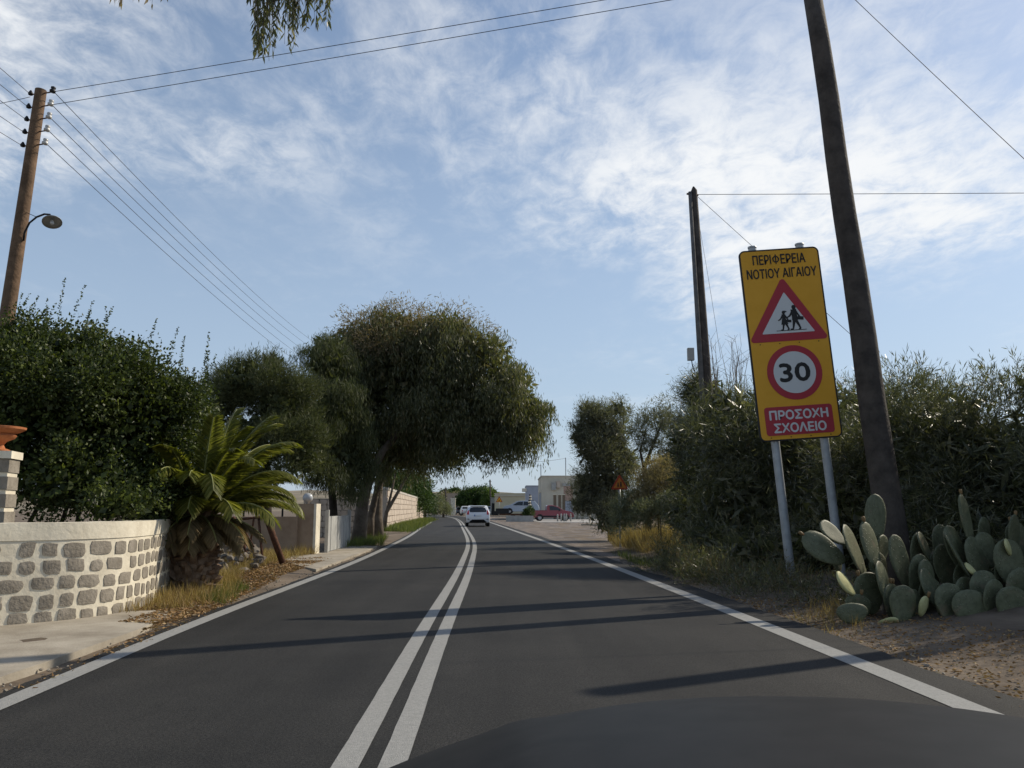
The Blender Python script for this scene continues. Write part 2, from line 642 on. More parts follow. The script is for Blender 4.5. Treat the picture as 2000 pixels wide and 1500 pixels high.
# right-hand lay-by of old brown asphalt and the yard beyond it
ya = [19.5, 22, 26, 30, 36, 44, 56, 70, 87, 105, 125]
inner = [(XR(y) + 0.42, y) for y in ya]
outer = [(14, 125), (14, 96), (8.2, 70), (6.2, 52), (5.3, 42), (4.1, 33), (3.4, 27), (2.9, 22)]
slab('lay_by', inner + outer, -0.04, 0.0085, M_old)
slab('forecourt', [(2.6, 76), (9.6, 73), (12, 96), (1.2, 96)], -0.02, 0.035, mat('yard_concrete', (0.30, 0.29, 0.27), (0.42, 0.40, 0.37), scale=1.2, rough=0.9))
slab('pavement', [(-3.84, 4), (-3.86, 7), (-3.92, 8.6), (-4.05, 9.8), (-4.35, 10.3), (-4.8, 10.2), (-5.6, 9.6), (-14, 9.3), (-14, 4)], -0.05, 0.045, M_conc)
slab('path', [(-4.12, 17.2), (-4.2, 19.5), (-4.32, 22.5), (-4.55, 27.5), (-5.6, 28), (-5.6, 23.4), (-6.3, 21.4), (-5.4, 19.6), (-4.7, 18.2)], -0.05, 0.035, M_conc)
# far hillside
mb = MB()
vs, fs = [], []
hx = np.arange(-420, 421, 14)
for x in hx:
    h = 13 + 5 * mnoise.noise(Vector((x * 0.012, 1.7, 0))) + 2 * mnoise.noise(Vector((x * 0.05, 3, 0)))
    h *= 1.0 - 0.75 / (1 + math.exp(-(x - 20) / 22.0))
    vs += [(x, 380, -1), (x, 470, h * 0.6), (x, 560, h), (x, 900, h * 1.05)]
for i in range(len(hx) - 1):
    for k in range(3):
        fs.append((i * 4 + k, i * 4 + 4 + k, i * 4 + 5 + k, i * 4 + 1 + k))
mb.add(vs, fs)
tag(mb.build('hill', mat('scrub_hillside', (0.13, 0.12, 0.085), (0.27, 0.22, 0.16), scale=0.05, rough=1.0), smooth=True), kind='structure')

# ------------------------------------------------------------------ left: whitewashed stone wall
def polyline(pts, step=0.05):
    pts = [Vector(p) for p in pts]
    # Catmull-Rom resampling
    out = []
    for i in range(len(pts) - 1):
        p0, p1, p2, p3 = pts[max(i - 1, 0)], pts[i], pts[i + 1], pts[min(i + 2, len(pts) - 1)]
        n = max(2, int((p2 - p1).length / step))
        for k in range(n):
            t = k / n
            out.append(0.5 * ((2 * p1) + (p2 - p0) * t + (2 * p0 - 5 * p1 + 4 * p2 - p3) * t * t + (3 * p1 - p0 - 3 * p2 + p3) * t ** 3))
    out.append(pts[-1])
    return out


WL = polyline([(-9.0, 5.4), (-7.2, 7.2), (-6.2, 8.3), (-5.5, 9.0), (-5.03, 9.5), (-4.80, 10.1), (-4.86, 10.9), (-5.05, 11.7), (-5.28, 12.6), (-5.7, 14.0)])
SL = [0.0]
for a, b in zip(WL, WL[1:]):
    SL.append(SL[-1] + (b - a).length)


def wall_at(s, off=0.0):
    s = min(max(s, 0), SL[-1] - 1e-4)
    i = int(np.searchsorted(SL, s, side='right')) - 1
    i = min(i, len(WL) - 2)
    t = (s - SL[i]) / (SL[i + 1] - SL[i])
    p = WL[i].lerp(WL[i + 1], t)
    d = (WL[min(i + 2, len(WL) - 1)] - WL[max(i - 1, 0)]).normalized()
    nrm = Vector((d.y, -d.x))
    q = p + nrm * off
    return Vector((q.x, q.y, 0))


wall = thing('stone_wall', 'low curved wall of grey stones in white mortar with plain white coping', 'wall', (-5.6, 9.3, 0))


def band(z0, z1, o0, o1, name, m, smooth=40):
    ss = np.arange(0, SL[-1], 0.1)
    mb = MB()
    vs, fs = [], []
    for s in ss:
        a, b = wall_at(s, o0), wall_at(s, o1)
        w = 0.012 * mnoise.noise(Vector((s * 2, z1, 0)))
        vs += [(a.x, a.y, z0), (a.x, a.y, z1 + w), (b.x, b.y, z1 + w), (b.x, b.y, z0)]
    for i in range(len(ss) - 1):
        for k in range(4):
            fs.append((4 * i + k, 4 * i + (k + 1) % 4, 4 * i + 4 + (k + 1) % 4, 4 * i + 4 + k))
    n = len(ss) - 1
    fs += [(0, 1, 2, 3), (4 * n + 3, 4 * n + 2, 4 * n + 1, 4 * n)]
    mb.add(vs, fs)
    return mb.build(name, m, wall, smooth, world=True)


band(-0.1, 0.945, 0.0, -0.32, 'mortar', M_white)
band(0.945, 1.14, 0.012, -0.34, 'coping', M_white)
rows = [(0.085, 0.165), (0.27, 0.175), (0.46, 0.16), (0.645, 0.16), (0.835, 0.17)]
for ri, (zc, zh) in enumerate(rows):
    s = 0.2 + random.uniform(0, 0.2)
    while s < SL[-1] - 0.25:
        wdt = random.choice((0.16, 0.20, 0.23, 0.28)) * random.uniform(0.92, 1.08)
        if random.random() < 0.03:
            s += 0.12
        h = zh * random.uniform(0.88, 1.04)
        cz = zc + random.uniform(-0.012, 0.012)
        sc = s + wdt / 2
        base = wall_at(sc)
        n = 12
        e = random.uniform(3.5, 9)
        ring0, ring1, ring2 = [], [], []
        sk = random.uniform(-0.2, 0.2)
        for k in range(n):
            a = 2 * math.pi * k / n + 0.2
            ca, sa = math.cos(a), math.sin(a)
            rr = (abs(ca) ** e + abs(sa) ** e) ** (-1 / e) * random.uniform(0.88, 1.05)
            for ring, f, d in ((ring0, 1.0, -0.02), (ring1, 0.95, 0.008), (ring2, 0.65, 0.012)):
                u = ca * rr * wdt / 2 * f + sk * sa * h * 0.4 * f
                v = sa * rr * h / 2 * f
                q = wall_at(sc + u, d + random.uniform(-0.003, 0.004))
                ring.append((q.x - wall.location.x, q.y - wall.location.y, cz + v))
        mb = MB()
        fs = []
        for r_ in range(2):
            for k in range(n):
                fs.append((r_ * n + k, r_ * n + (k + 1) % n, (r_ + 1) * n + (k + 1) % n, (r_ + 1) * n + k))
        fs.append(tuple(2 * n + k for k in range(n)))
        mb.add(ring0 + ring1 + ring2, fs)
        mb.build('stone', M_stone, wall, 50)
        s += wdt + random.uniform(0.035, 0.065)

# pillar of brick-like stones with an urn
pc = at(12, 960, 9.62)
pil = thing('gate_pillar', 'square stone pillar with white joints beside the curved stone wall', 'pillar', (pc.x - 0.13, 9.62, 0), R(14))
MB().box((0, 0, 0.85), (0.33, 0.33, 1.9)).build('mortar_core', M_white, pil)
for k in range(9):
    z0 = 0.08 + k * 0.205
    for sx in range(2):
        w = 0.165 + (0.04 if (k + sx) % 2 else -0.04)
        x = -0.178 + w / 2 if sx == 0 else 0.178 - w / 2
        if sx == 1:
            w2 = 0.356 - (0.165 + (0.04 if k % 2 else -0.04)) - 0.03
            w, x = w2, 0.178 - w2 / 2
        MB().box((x, 0, z0 + 0.08), (w, 0.356, 0.155)).build('stone_block', M_stone, pil)
MB().box((0, 0, 1.93), (0.40, 0.40, 0.09)).build('cap', M_white, pil)
urn = MB().lathe([(0.11, 0), (0.115, 0.02), (0.06, 0.04), (0.04, 0.08), (0.07, 0.12), (0.15, 0.16), (0.17, 0.19), (0.15, 0.215), (0.20, 0.235), (0.26, 0.27), (0.265, 0.295), (0.235, 0.30), (0.18, 0.27)], 24)
u = urn.build('terracotta_urn', M_terra, None, 40)
u.location = (pil.location.x, 9.62, 1.975)
tag(u, 'wide orange terracotta urn standing on the stone pillar', 'urn')

# ------------------------------------------------------------------ left bush behind the wall
M_leafd = leafmat('dark_glossy_leaf', [(0.0, (0.026, 0.036, 0.011)), (0.55, (0.052, 0.070, 0.019)), (0.93, (0.088, 0.112, 0.03)), (1.0, (0.19, 0.22, 0.05))], rough=0.5, spec=0.3, trans=0.25)
bush = thing('dark_green_bush', 'large dark glossy green bush rising behind the white stone wall', 'bush', (-7.2, 12.2, 0))
BB = [blob(90, 800, 12.2, 175, 175, 1.3), blob(-60, 800, 12.0, 160, 190, 1.3), blob(230, 810, 12.4, 140, 150, 1.2), blob(330, 860, 12.8, 95, 120, 1.0), blob(130, 940, 11.6, 150, 70, 0.8), blob(270, 960, 12.2, 100, 60, 0.8),
      blob(40, 690, 12.6, 80, 75, 0.8), blob(150, 700, 12.6, 90, 70, 0.9), blob(250, 740, 12.6, 80, 60, 0.8), blob(340, 780, 13, 60, 55, 0.7), blob(-120, 720, 12.5, 110, 100, 1.0), blob(-200, 850, 12.0, 140, 200, 1.2), blob(-340, 840, 11.8, 150, 190, 1.2), blob(-500, 850, 11.6, 160, 180, 1.2), blob(235, 985, 11.0, 75, 32, 0.55), blob(305, 1000, 12.0, 50, 36, 0.6)]
P, d = crown(BB, 7400, 0.55, 0.15, k=15, f=0.30)
# small clumps that stand out of the mass
Q = bushy(P, d, 18, 0.075, 0.062, 0.036, up=0.25)
quads('foliage', Q, M_leafd, bush)
P = core(BB, 27000, 0.78)
quads('inner_foliage', leaf_quads(P, rng.normal(size=P.shape), 0.13, 0.09), M_leafd, bush)
sh = []
for k in range(40):
    px = random.uniform(30, 405)
    top = 590 + 0.00045 * px * px + random.uniform(-28, 60) + 0.12 * px
    b = at(px, top + 62, 12.6 + random.uniform(-0.5, 0.6))
    ln = random.uniform(0.4, 0.95)
    lean = Vector((random.uniform(0.0, 0.35), random.uniform(-0.15, 0.15), 1)).normalized()
    n = int(ln * 95)
    t = rng.random(n)
    C = np.array(b)[None] + np.array(lean)[None] * (t * ln)[:, None]
    D = rng.normal(size=(n, 3))
    D[:, 2] = np.abs(D[:, 2]) * 0.8
    sh.append(leaf_quads(C, D, 0.055 * (1.15 - 0.6 * t), 0.026))
quads('shoots', np.concatenate(sh), M_leafd, bush)
mb = MB()
for k in range(9):
    bx = -8.6 + k * 0.42
    mb.tube([(bx, 12.2, -0.05), (bx + random.uniform(-.2, .2), 12.2, 0.6), (bx + random.uniform(-.4, .4), 12.3, 1.8)], [0.05, 0.04, 0.02], 6)
mb.build('stem', M_barkd, bush, True, world=True)


# ------------------------------------------------------------------ utility poles and wires
def wire(name, label, a, b, sag=0.1, r=0.009, group=None, n=14):
    a, b = Vector(a), Vector(b)
    r *= 0.62
    pts = [a.lerp(b, k / n) - Vector((0, 0, sag * 4 * (k / n) * (1 - k / n))) for k in range(n + 1)]
    o = thing_mesh(name, MB().tube(pts, r, 5), M_wire)
    return tag(o, label, 'wire', group)


def thing_mesh(name, mb, m, smooth=True):
    return mb.build(name, m, None, smooth)


lp_b = gp(-64, 1142)
lp_t = at(80, 176, lp_b.y)
lp = thing('lamp_pole', 'leaning brown wooden pole with insulators and a street lamp behind the dark bush', 'utility pole', lp_b)
mb = MB()
N = 9
mb.tube([lp_b.lerp(lp_t, k / (N - 1)) + Vector((0, 0, -0.2 if k == 0 else 0)) for k in range(N)], [0.155 - 0.055 * k / (N - 1) for k in range(N)], 14)
mb.build('shaft', M_wood, lp, 50, world=True)


def on_pole(py):
    t = (py - 176) / (1142 - 176)
    return lp_t.lerp(lp_b, t)


ins = []
for py in (184, 212, 239, 266, 294):
    p = on_pole(py)
    e = p + Vector((0.30, -0.08, 0.0))
    o = MB().tube([p + Vector((-0.16, 0.02, 0)), p + Vector((0.12, -0.03, 0)), e], [0.012] * 3, 6).build('insulator_bracket', M_rust, lp, True, world=True)
    M_ = Matrix.Rotation(0.15, 3, 'Y')
    MB().lathe([(0.02, -0.06), (0.05, -0.05), (0.055, -0.01), (0.03, 0.01), (0.045, 0.03), (0.042, 0.055), (0.015, 0.07)], 12, e + Vector((-0.02, 0, 0.035)), M_).build('insulator', M_ceram if py > 190 else M_black, lp, True, world=True)
    p2 = p + Vector((-0.2, 0.02, 0))
    MB().lathe([(0.02, -0.05), (0.04, -0.04), (0.045, 0), (0.03, 0.02), (0.015, 0.05)], 10, p2 + Vector((0, 0, 0.03))).build('insulator', M_black, lp, True, world=True)
    ins.append((e, p2))
a0 = on_pole(480)
arm = [a0 + Vector((0.12, -0.05, -0.12)), a0 + Vector((0.14, -0.08, 0.02)), a0 + Vector((0.24, -0.12, 0.2)), a0 + Vector((0.40, -0.18, 0.29)), a0 + Vector((0.56, -0.22, 0.33)), a0 + Vector((0.68, -0.25, 0.31)), a0 + Vector((0.74, -0.27, 0.22))]
MB().tube(arm, 0.018, 8).build('lamp_arm', M_black, lp, True, world=True)
MB().tube([on_pole(430), arm[3]], 0.006, 5).build('arm_stay', M_black, lp, True, world=True)
Ml = Matrix.Rotation(-0.42, 3, 'X') @ Matrix.Rotation(-0.3, 3, 'Y')
MB().lathe([(0.02, 0.02), (0.05, 0.0), (0.10, -0.03), (0.165, -0.075), (0.165, -0.085), (0.09, -0.045), (0.04, -0.03)], 20, arm[-1], Ml).build('lamp_shade', M_steel, lp, True, world=True)
MB().lathe([(0.015, -0.02), (0.03, -0.06), (0.038, -0.10), (0.025, -0.135), (0.008, -0.145)], 12, arm[-1], Ml).build('lamp_bulb', M_ceram, lp, True, world=True)

far_pole_top = at(640, 700, 52)
ordn = ['topmost', 'second', 'third', 'fourth', 'lowest']
for k, (e, p2) in enumerate(ins):
    py = 655 + k * 16
    wire('overhead_wire', 'overhead wire running from the %s insulator of the lamp pole toward the big tree' % ordn[k], e, at(615 + k * 2, py + 14, 50), 0.35, 0.011)
    bk = at(-140 - k * 4, 6 + k * 38, 9)
    bk = p2 + (bk - p2) * 6.0
    wire('overhead_wire', 'overhead wire leaving the %s insulator of the lamp pole away from the big tree' % ordn[k], bk, p2, 0.05, 0.009)
wire('overhead_wire', 'upper of two long wires crossing the road from the lamp pole', ins[0][0], ins[0][0] + (at(1235, -15, 12.0) - ins[0][0]) * 1.9, 0.05, 0.010, n=30)
wire('overhead_wire', 'lower of two long wires crossing the road from the lamp pole', ins[1][0], ins[1][0] + (at(1365, -15, 12.0) - ins[1][0]) * 1.8, 0.05, 0.010, n=30)
wire('overhead_wire', 'short wire dropping left from the lamp pole head', ins[0][1] + Vector((0, 0, -0.05)), at(-80, 215, 13.5), 0.02, 0.009)

# near pole beside the sign
np_b = gp(1761, 1171)
np_b.z = 0
np_t = at(1586, -22, np_b.y)
npole = thing('near_utility_pole', 'thick dark wooden pole leaning beside the yellow road sign', 'utility pole', np_b)
MB().tube([np_b.lerp(np_t, k / 10) + Vector((0, 0, -0.3 if k == 0 else 0)) + Vector((0.012 * math.sin(k * 1.7), 0, 0)) for k in range(11)], [0.215 - 0.075 * k / 10 for k in range(11)], 18).build('shaft', M_wood2, npole, True, world=True)
wire('overhead_wire', 'slanting wire dropping from the thick dark pole toward the prickly pears', at(1655, -15, np_b.y), at(1655, -15, np_b.y).lerp(at(2060, 360, 11.0), 1.75), 0.05, 0.009)

# double pole further on
mp_b = gp(1398, 1090)
mp_t = at(1352, 372, mp_b.y)
mp = thing('double_pole', 'pair of strapped poles with a meter box rising from the long-leaved bush', 'utility pole', mp_b)
off = Vector((0.10, 0.02, 0))
MB().tube([mp_b + off + Vector((0, 0, -0.3)), mp_b.lerp(mp_t, 0.5) + off * 0.8, mp_t + off * 0.55, mp_t + off * 0.4 + Vector((0, 0, 0.12))], [0.17, 0.125, 0.088, 0.02], 12).build('shaft', M_wood2, mp, 50, world=True)
MB().tube([mp_b - off + Vector((0, 0, -0.3)), mp_b.lerp(mp_t, 0.5) - off * 0.8, mp_t - off * 0.65 + Vector((0, 0, -0.05))], [0.10, 0.075, 0.055], 10).build('side_shaft', mat('greyed_wood', (0.085, 0.08, 0.075), (0.15, 0.14, 0.13), scale=5, rough=0.85, bump=0.4), mp, True, world=True)
bx = at(1349, 692, mp_b.y - 0.12)
MB().box(bx, (0.17, 0.14, 0.34)).build('meter_box', mat('box_grey', (0.34, 0.33, 0.30), rough=0.6), mp, world=True)
MB().tube([bx + Vector((0.02, 0, -0.17)), bx + Vector((0.04, 0.02, -0.3)), bx + Vector((0.12, 0.05, -0.5))], 0.014, 6).build('conduit', M_black, mp, True, world=True)
MB().tube([mp_t + Vector((-0.16, 0, -0.1)), mp_t + Vector((0.17, 0, -0.14))], 0.03, 8).build('strap', M_rust, mp, True, world=True)
wire('overhead_wire', 'level wire running from the double pole head behind the thick pole', mp_t + Vector((0.12, 0, -0.12)), (mp_t + Vector((0.12, 0, -0.12))).lerp(at(2060, 374, 19), 4.0), 0.05, 0.014, n=30)
gy0 = mp_t + Vector((0.12, 0, -0.16))
wire('guy_wire', 'guy wire slanting down from the double pole behind the yellow sign', gy0, at(1765, 745, mp_b.y - 2.5), 0.02, 0.011)
wire('guy_wire', 'thin loose cable hanging steeply from the double pole', mp_t + Vector((0.12, 0, -0.7)), at(1408, 700, mp_b.y), -0.12, 0.008)

# pole outside the frame whose shadow lies across the road
ps = Vector((7.9, 9.85, 0))
sp = thing('stay_pole', 'plain wooden stay pole standing beyond the prickly pears', 'utility pole', ps)
MB().tube([ps + Vector((0, 0, -0.3)), ps + Vector((0.05, 0, 3)), ps + Vector((0.1, 0, 6.3))], [0.19, 0.165, 0.14], 14).build('shaft', M_wood2, sp, True, world=True)

# ------------------------------------------------------------------ the yellow school sign
FW, FH = 1.36, 3.27
sg_l = gp(1546, 1152)
sg_r = gp(1641, 1138)
SY = sg_l.y
TILT = R(-3.9)
sg_c = (at(1482, 862, SY) + at(1642, 855, SY)) / 2
sign = thing('school_sign', 'tall yellow school warning sign with Greek lettering on two grey posts', 'road sign', (sg_c.x + 0.17, SY, 0))
M_yel = mat('sign_yellow', (0.70, 0.345, 0.016), (0.75, 0.375, 0.024), scale=3, rough=0.5, spec=0.35)
M_sred = mat('sign_red', (0.40, 0.030, 0.045), rough=0.5, spec=0.35)
M_swh = mat('sign_white', (0.62, 0.63, 0.62), rough=0.5, spec=0.35)
M_sbk = mat('sign_black', (0.02, 0.02, 0.02), rough=0.55)
panel_o = Vector((sg_c.x, SY - 0.07, sg_c.z))
RM = Matrix.Rotation(-TILT * -1, 3, 'Y') if False else Matrix.Rotation(TILT, 3, 'Y')


def S(u, v, d=0.0):
    """sign face: u across from the middle, v up from the lower edge, d toward the road user"""
    return panel_o + RM @ Vector((u, -d, v))


def rrect(w, h, r, n=5, cx=0, cy=0):
    out = []
    for (sx, sy, a0) in ((1, 1, 0), (-1, 1, 90), (-1, -1, 180), (1, -1, 270)):
        for k in range(n + 1):
            a = R(a0 + 90 * k / n)
            out.append((cx + sx * (w / 2 - r) + r * math.cos(a), cy + sy * (h / 2 - r) + r * math.sin(a)))
    return out


def plate(name, poly, d0, d1, m, par=None):
    mb = MB()
    mb.prism(poly, d0, d1, S)
    return mb.build(name, m, par or sign, world=True)


def ringpoly(outer, inner_, d0, d1):
    n = len(outer)
    mb = MB()
    vs = [S(u, v, d) for d in (d0, d1) for ring in (outer, inner_) for u, v in ring]
    fs = []
    for i in range(n):
        j = (i + 1) % n
        fs += [(2 * n + i, 2 * n + j, 3 * n + j, 3 * n + i), (i, 2 * n + i, 2 * n + j, j), (n + i, n + j, 3 * n + j, 3 * n + i), (i, j, n + j, n + i)]
    mb.add(vs, fs)
    return mb


mid = FH / 2
plate('panel', rrect(FW, FH, 0.09, cy=mid), 0, 0.02, M_yel)
ringpoly(rrect(FW + 0.01, FH + 0.01, 0.095, cy=mid), rrect(FW - 0.035, FH - 0.035, 0.075, cy=mid), -0.015, 0.024).build('border', M_sbk, sign, world=True)


def V(fr):
    return FH * (1 - fr)


def rtri(half, top, bot, r, n=6):
    c = [(0, top), (-half, bot), (half, bot)]
    out = []
    for i in range(3):
        p, a, b = Vector(c[i]), Vector(c[i - 1]), Vector(c[(i + 1) % 3])
        da, db = (a - p).normalized(), (b - p).normalized()
        ang = da.angle(db)
        t = r / math.tan(ang / 2)
        ctr = p + (da + db).normalized() * (r / math.sin(ang / 2))
        s0, s1 = p + da * t - ctr, p + db * t - ctr
        a0, a1 = math.atan2(s0.y, s0.x), math.atan2(s1.y, s1.x)
        while a1 - a0 > math.pi:
            a1 -= 2 * math.pi
        while a1 - a0 < -math.pi:
            a1 += 2 * math.pi
        for k in range(n + 1):
            a_ = a0 + (a1 - a0) * k / n
            out.append((ctr.x + r * math.cos(a_), ctr.y + r * math.sin(a_)))
    return out


ttop, tbot = V(0.168), V(0.492)
plate('triangle', rtri(0.68, ttop + 0.06, tbot, 0.05), 0.022, 0.027, M_sred)
ti = plate('triangle_field', rtri(0.45, ttop - 0.215, tbot + 0.135, 0.012), 0.028, 0.031, M_swh)


def kid(cx, cy, s, girl):
    """walking child seen from the side, in simple limbs"""
    mb = MB()

    def limb(pts, ws):
        for (p, q), (wa, wb) in zip(zip(pts, pts[1:]), zip(ws, ws[1:])):
            p, q = Vector(p), Vector(q)
            dd = (q - p).normalized()
            nn = Vector((-dd.y, dd.x))
            poly = [p + nn * wa - dd * wa * .4, p - nn * wa - dd * wa * .4, q - nn * wb + dd * wb * .4, q + nn * wb + dd * wb * .4]
            mb.prism([(cx + a.x * s, cy + a.y * s) for a in poly], 0.0315 + limb.k, 0.0335 + limb.k, S)
            limb.k += 0.00025
    limb.k = 0
    hd = [(0.02 + 0.085 * math.cos(a), 0.90 + 0.095 * math.sin(a)) for a in np.linspace(0, 2 * math.pi, 14, endpoint=False)]
    mb.prism([(cx + a * s, cy + b * s) for a, b in hd], 0.031, 0.0335, S)
    limb([(0.01, 0.82), (0.0, 0.74)], [0.04, 0.05])
    if girl:
        limb([(0.0, 0.77), (0.01, 0.58), (0.02, 0.36)], [0.09, 0.085, 0.18])
        limb([(0.09, 0.95), (0.17, 0.93)], [0.04, 0.02])
    else:
        limb([(0.0, 0.77), (0.01, 0.60), (0.02, 0.42)], [0.115, 0.10, 0.115])
    limb([(0.0, 0.42), (-0.05, 0.22), (-0.09, 0.03), (-0.19, 0.015)], [0.07, 0.045, 0.03, 0.022])
    limb([(0.03, 0.42), (0.13, 0.22), (0.20, 0.04), (0.13, 0.0)], [0.07, 0.045, 0.03, 0.022])
    limb([(-0.05, 0.74), (-0.17, 0.56), (-0.28, 0.50)], [0.045, 0.032, 0.025])
    limb([(0.07, 0.74), (0.17, 0.58), (0.22, 0.48)], [0.045, 0.032, 0.03])
    limb([(0.15, 0.46), (0.33, 0.44)], [0.07, 0.065])
    return mb


kb = tbot + 0.185
kid(-0.055, kb, 0.34, True).build('child_symbol', M_sbk, ti, world=True)
kid(0.125, kb, 0.43, False).build('child_symbol', M_sbk, ti, world=True)
plate('symbol_ground', [(-0.20, kb - 0.012), (0.31, kb - 0.012), (0.31, kb - 0.001), (-0.20, kb - 0.001)], 0.0315, 0.0335, M_sbk, ti)
cy_ = V(0.657)
cx_ = 0.02


def circ(r, n=40):
    return [(cx_ + r * math.cos(2 * math.pi * k / n), cy_ + r * math.sin(2 * math.pi * k / n)) for k in range(n)]


plate('speed_roundel', circ(0.462), 0.022, 0.027, M_sred)
sf = plate('roundel_field', circ(0.355), 0.028, 0.031, M_swh)
pl_ = plate('red_plate', rrect(1.13, 0.475, 0.05, cx=0.0, cy=V(0.902)), 0.022, 0.027, M_sred)


def lettering(name, txt, cx, cy, w, h, d, m, par, bold=0.0):
    cu = bpy.data.curves.new(name, 'FONT')
    cu.body = txt
    cu.size = 1
    cu.resolution_u = 3
    tmp = bpy.data.objects.new(name, cu)
    COL.objects.link(tmp)
    bpy.context.view_layer.update()
    me = bpy.data.meshes.new_from_object(tmp.evaluated_get(bpy.context.evaluated_depsgraph_get()))
    co = np.empty(len(me.vertices) * 3, dtype=np.float32)
    me.vertices.foreach_get('co', co)
    co = co.reshape(-1, 3)
    lo, hi = co.min(0), co.max(0)
    mb = MB()
    # three passes of paint side by side thicken the strokes
    for q, (du, dv) in enumerate(((0, 0), (-bold, 0), (bold, 0), (0, bold), (0, -bold))):
        vs_ = [S(cx + ((p[0] - lo[0]) / (hi[0] - lo[0]) - 0.5) * w + du, cy + ((p[1] - lo[1]) / (hi[1] - lo[1]) - 0.5) * h + dv, d + 0.0005 * q) for p in co]
        mb.add(vs_, [tuple(f.vertices) for f in me.polygons])
    bpy.data.objects.remove(tmp)
    return mb.build(name, m, par, world=True)


lettering('lettering', 'ΠΕΡΙ', -0.01 - 0.45 + 0.155, V(0.054), 0.31, 0.165, 0.0255, M_sbk, sign, 0.0035)
lettering('lettering', 'Ο', -0.01 - 0.45 + 0.395, V(0.054), 0.11, 0.11, 0.0255, M_sbk, sign, 0.0035)
plate('lettering', [(-0.075, V(0.054) - 0.085), (-0.055, V(0.054) - 0.085), (-0.055, V(0.054) + 0.085), (-0.075, V(0.054) + 0.085)], 0.0250, 0.0262, M_sbk)
lettering('lettering', 'ΕΡΕΙΑ', -0.01 - 0.45 + 0.69, V(0.054), 0.42, 0.165, 0.0255, M_sbk, sign, 0.0035)
lettering('lettering', 'ΝΟΤΙΟΥ ΑΙΓΑΙΟΥ', 0.01, V(0.129), 1.19, 0.165, 0.0255, M_sbk, sign, 0.0035)
lettering('numerals', '30', cx_, cy_, 0.50, 0.30, 0.0325, M_sbk, sf, 0.012)
lettering('lettering', 'ΠΡΟΣΟΧΗ', 0.0, V(0.872), 0.97, 0.150, 0.0285, M_swh, pl_, 0.007)
lettering('lettering', 'ΣΧΟΛΕΙΟ', 0.0, V(0.938), 0.86, 0.150, 0.0285, M_swh, pl_, 0.007)
for k, u_ in enumerate((-0.41, 0.41)):
    top = S(u_, FH + 0.085, -0.075)
    foot = S(u_, -panel_o.z / math.cos(TILT) - 0.2, -0.075)
    MB().tube([foot, top], 0.07, 14).build('post', M_steel, sign, 50, world=True)
    MB().lathe([(0.072, -0.02), (0.076, -0.01), (0.076, 0.012), (0.06, 0.018)], 14, top).build('post_cap', M_steel, sign, True, world=True)
for v_ in (0.25, 1.6, 3.0):
    MB().box(S(0, v_, -0.012), (1.2, 0.03, 0.05), RM).build('bracket_rail', M_steel, sign, world=True)
for v_ in (0.02, 1.595, ):
    for k in range(4):
        q = S(-0.5 + k * 0.33, v_ + 0.03, 0.024)
        MB().lathe([(0.010, -0.001), (0.010, 0.003), (0.005, 0.005)], 6, q, Matrix.Rotation(R(90), 3, 'X')).build('bolt', M_sbk, sign, world=True)

# ------------------------------------------------------------------ right: long-leaved bush, cactus, trees
M_aca = leafmat('long_leaf', [(0.0, (0.04, 0.046, 0.026)), (0.5, (0.08, 0.087, 0.047)), (0.9, (0.14, 0.142, 0.083)), (1.0, (0.28, 0.26, 0.17))], rough=0.36, spec=0.5, trans=0.32)


def long_bush(name, label, loc, BL, n, k, seed, low=True, L=0.19, W=0.013):
    b = thing(name, label, 'bush', loc, group=None)
    P, d = crown(BL, n, 0.45, 0.25, k=10, f=0.36, zmin=0.05)
    Q = clusters(P, k, 0.14)
    D = np.repeat(d, k, axis=0) * 0.5 + rng.normal(size=(len(Q), 3)) * 0.6
    D[:, 2] += 0.15
    m = len(Q)
    quads('foliage', leaf_quads(Q, D, L * rng.uniform(0.6, 1.3, m), W * rng.uniform(0.7, 1.3, m)), M_aca, b)
    P = core(BL, int(n * 1.3), 0.8, zmin=0.0)
    quads('inner_foliage', leaf_quads(P, rng.normal(size=P.shape), 0.34, 0.09), M_aca, b)
    mb = MB()
    for q in BL[:8]:
        c = q[0]
        for j in range(2):
            mb.tube([(c.x * 0.6 + loc[0] * 0.4 + random.uniform(-.3, .3), c.y + random.uniform(-.2, .2), -0.1), (c.x + random.uniform(-.3, .3), c.y, c.z * 0.6), (c.x + random.uniform(-.5, .5), c.y, c.z + q[1][2] * 0.5)], [0.05, 0.035, 0.012], 6)
    mb.build('stem', M_barkd, b, True, world=True)
    return b


BR1 = [blob(1775, 895, 14.0, 110, 115, 1.1), blob(1690, 980, 14.6, 120, 150, 1.0), blob(1840, 860, 13.2, 105, 78, 1.0), blob(1930, 900, 12.6, 105, 80, 1.1), blob(1880, 950, 12.8, 125, 130, 1.0), blob(2040, 890, 12.2, 120, 95, 1.2), blob(2060, 970, 11.6, 130, 140, 1.1), blob(1770, 1040, 13.4, 110, 90, 0.8), blob(1640, 1060, 15.2, 110, 90, 0.8), blob(1890, 1060, 12.2, 130, 100, 0.8), blob(1715, 810, 15.4, 50, 42, 0.7), blob(2180, 900, 11.8, 140, 110, 1.2), blob(2000, 1080, 11.4, 110, 90, 0.7), (Vector((7.4, 16.4, 1.7)), (1.3, 1.2, 1.9)), (Vector((8.6, 15.6, 1.8)), (1.3, 1.3, 2.0)), (Vector((6.6, 14.9, 1.3)), (0.9, 0.8, 1.4))]  # the Vector blobs are hidden fill, added to shade the verge
long_bush('long_leaved_bush', 'dense dark bush with long narrow leaves behind the prickly pears', (7.6, 12.9, 0), BR1, 8200, 11, 1)
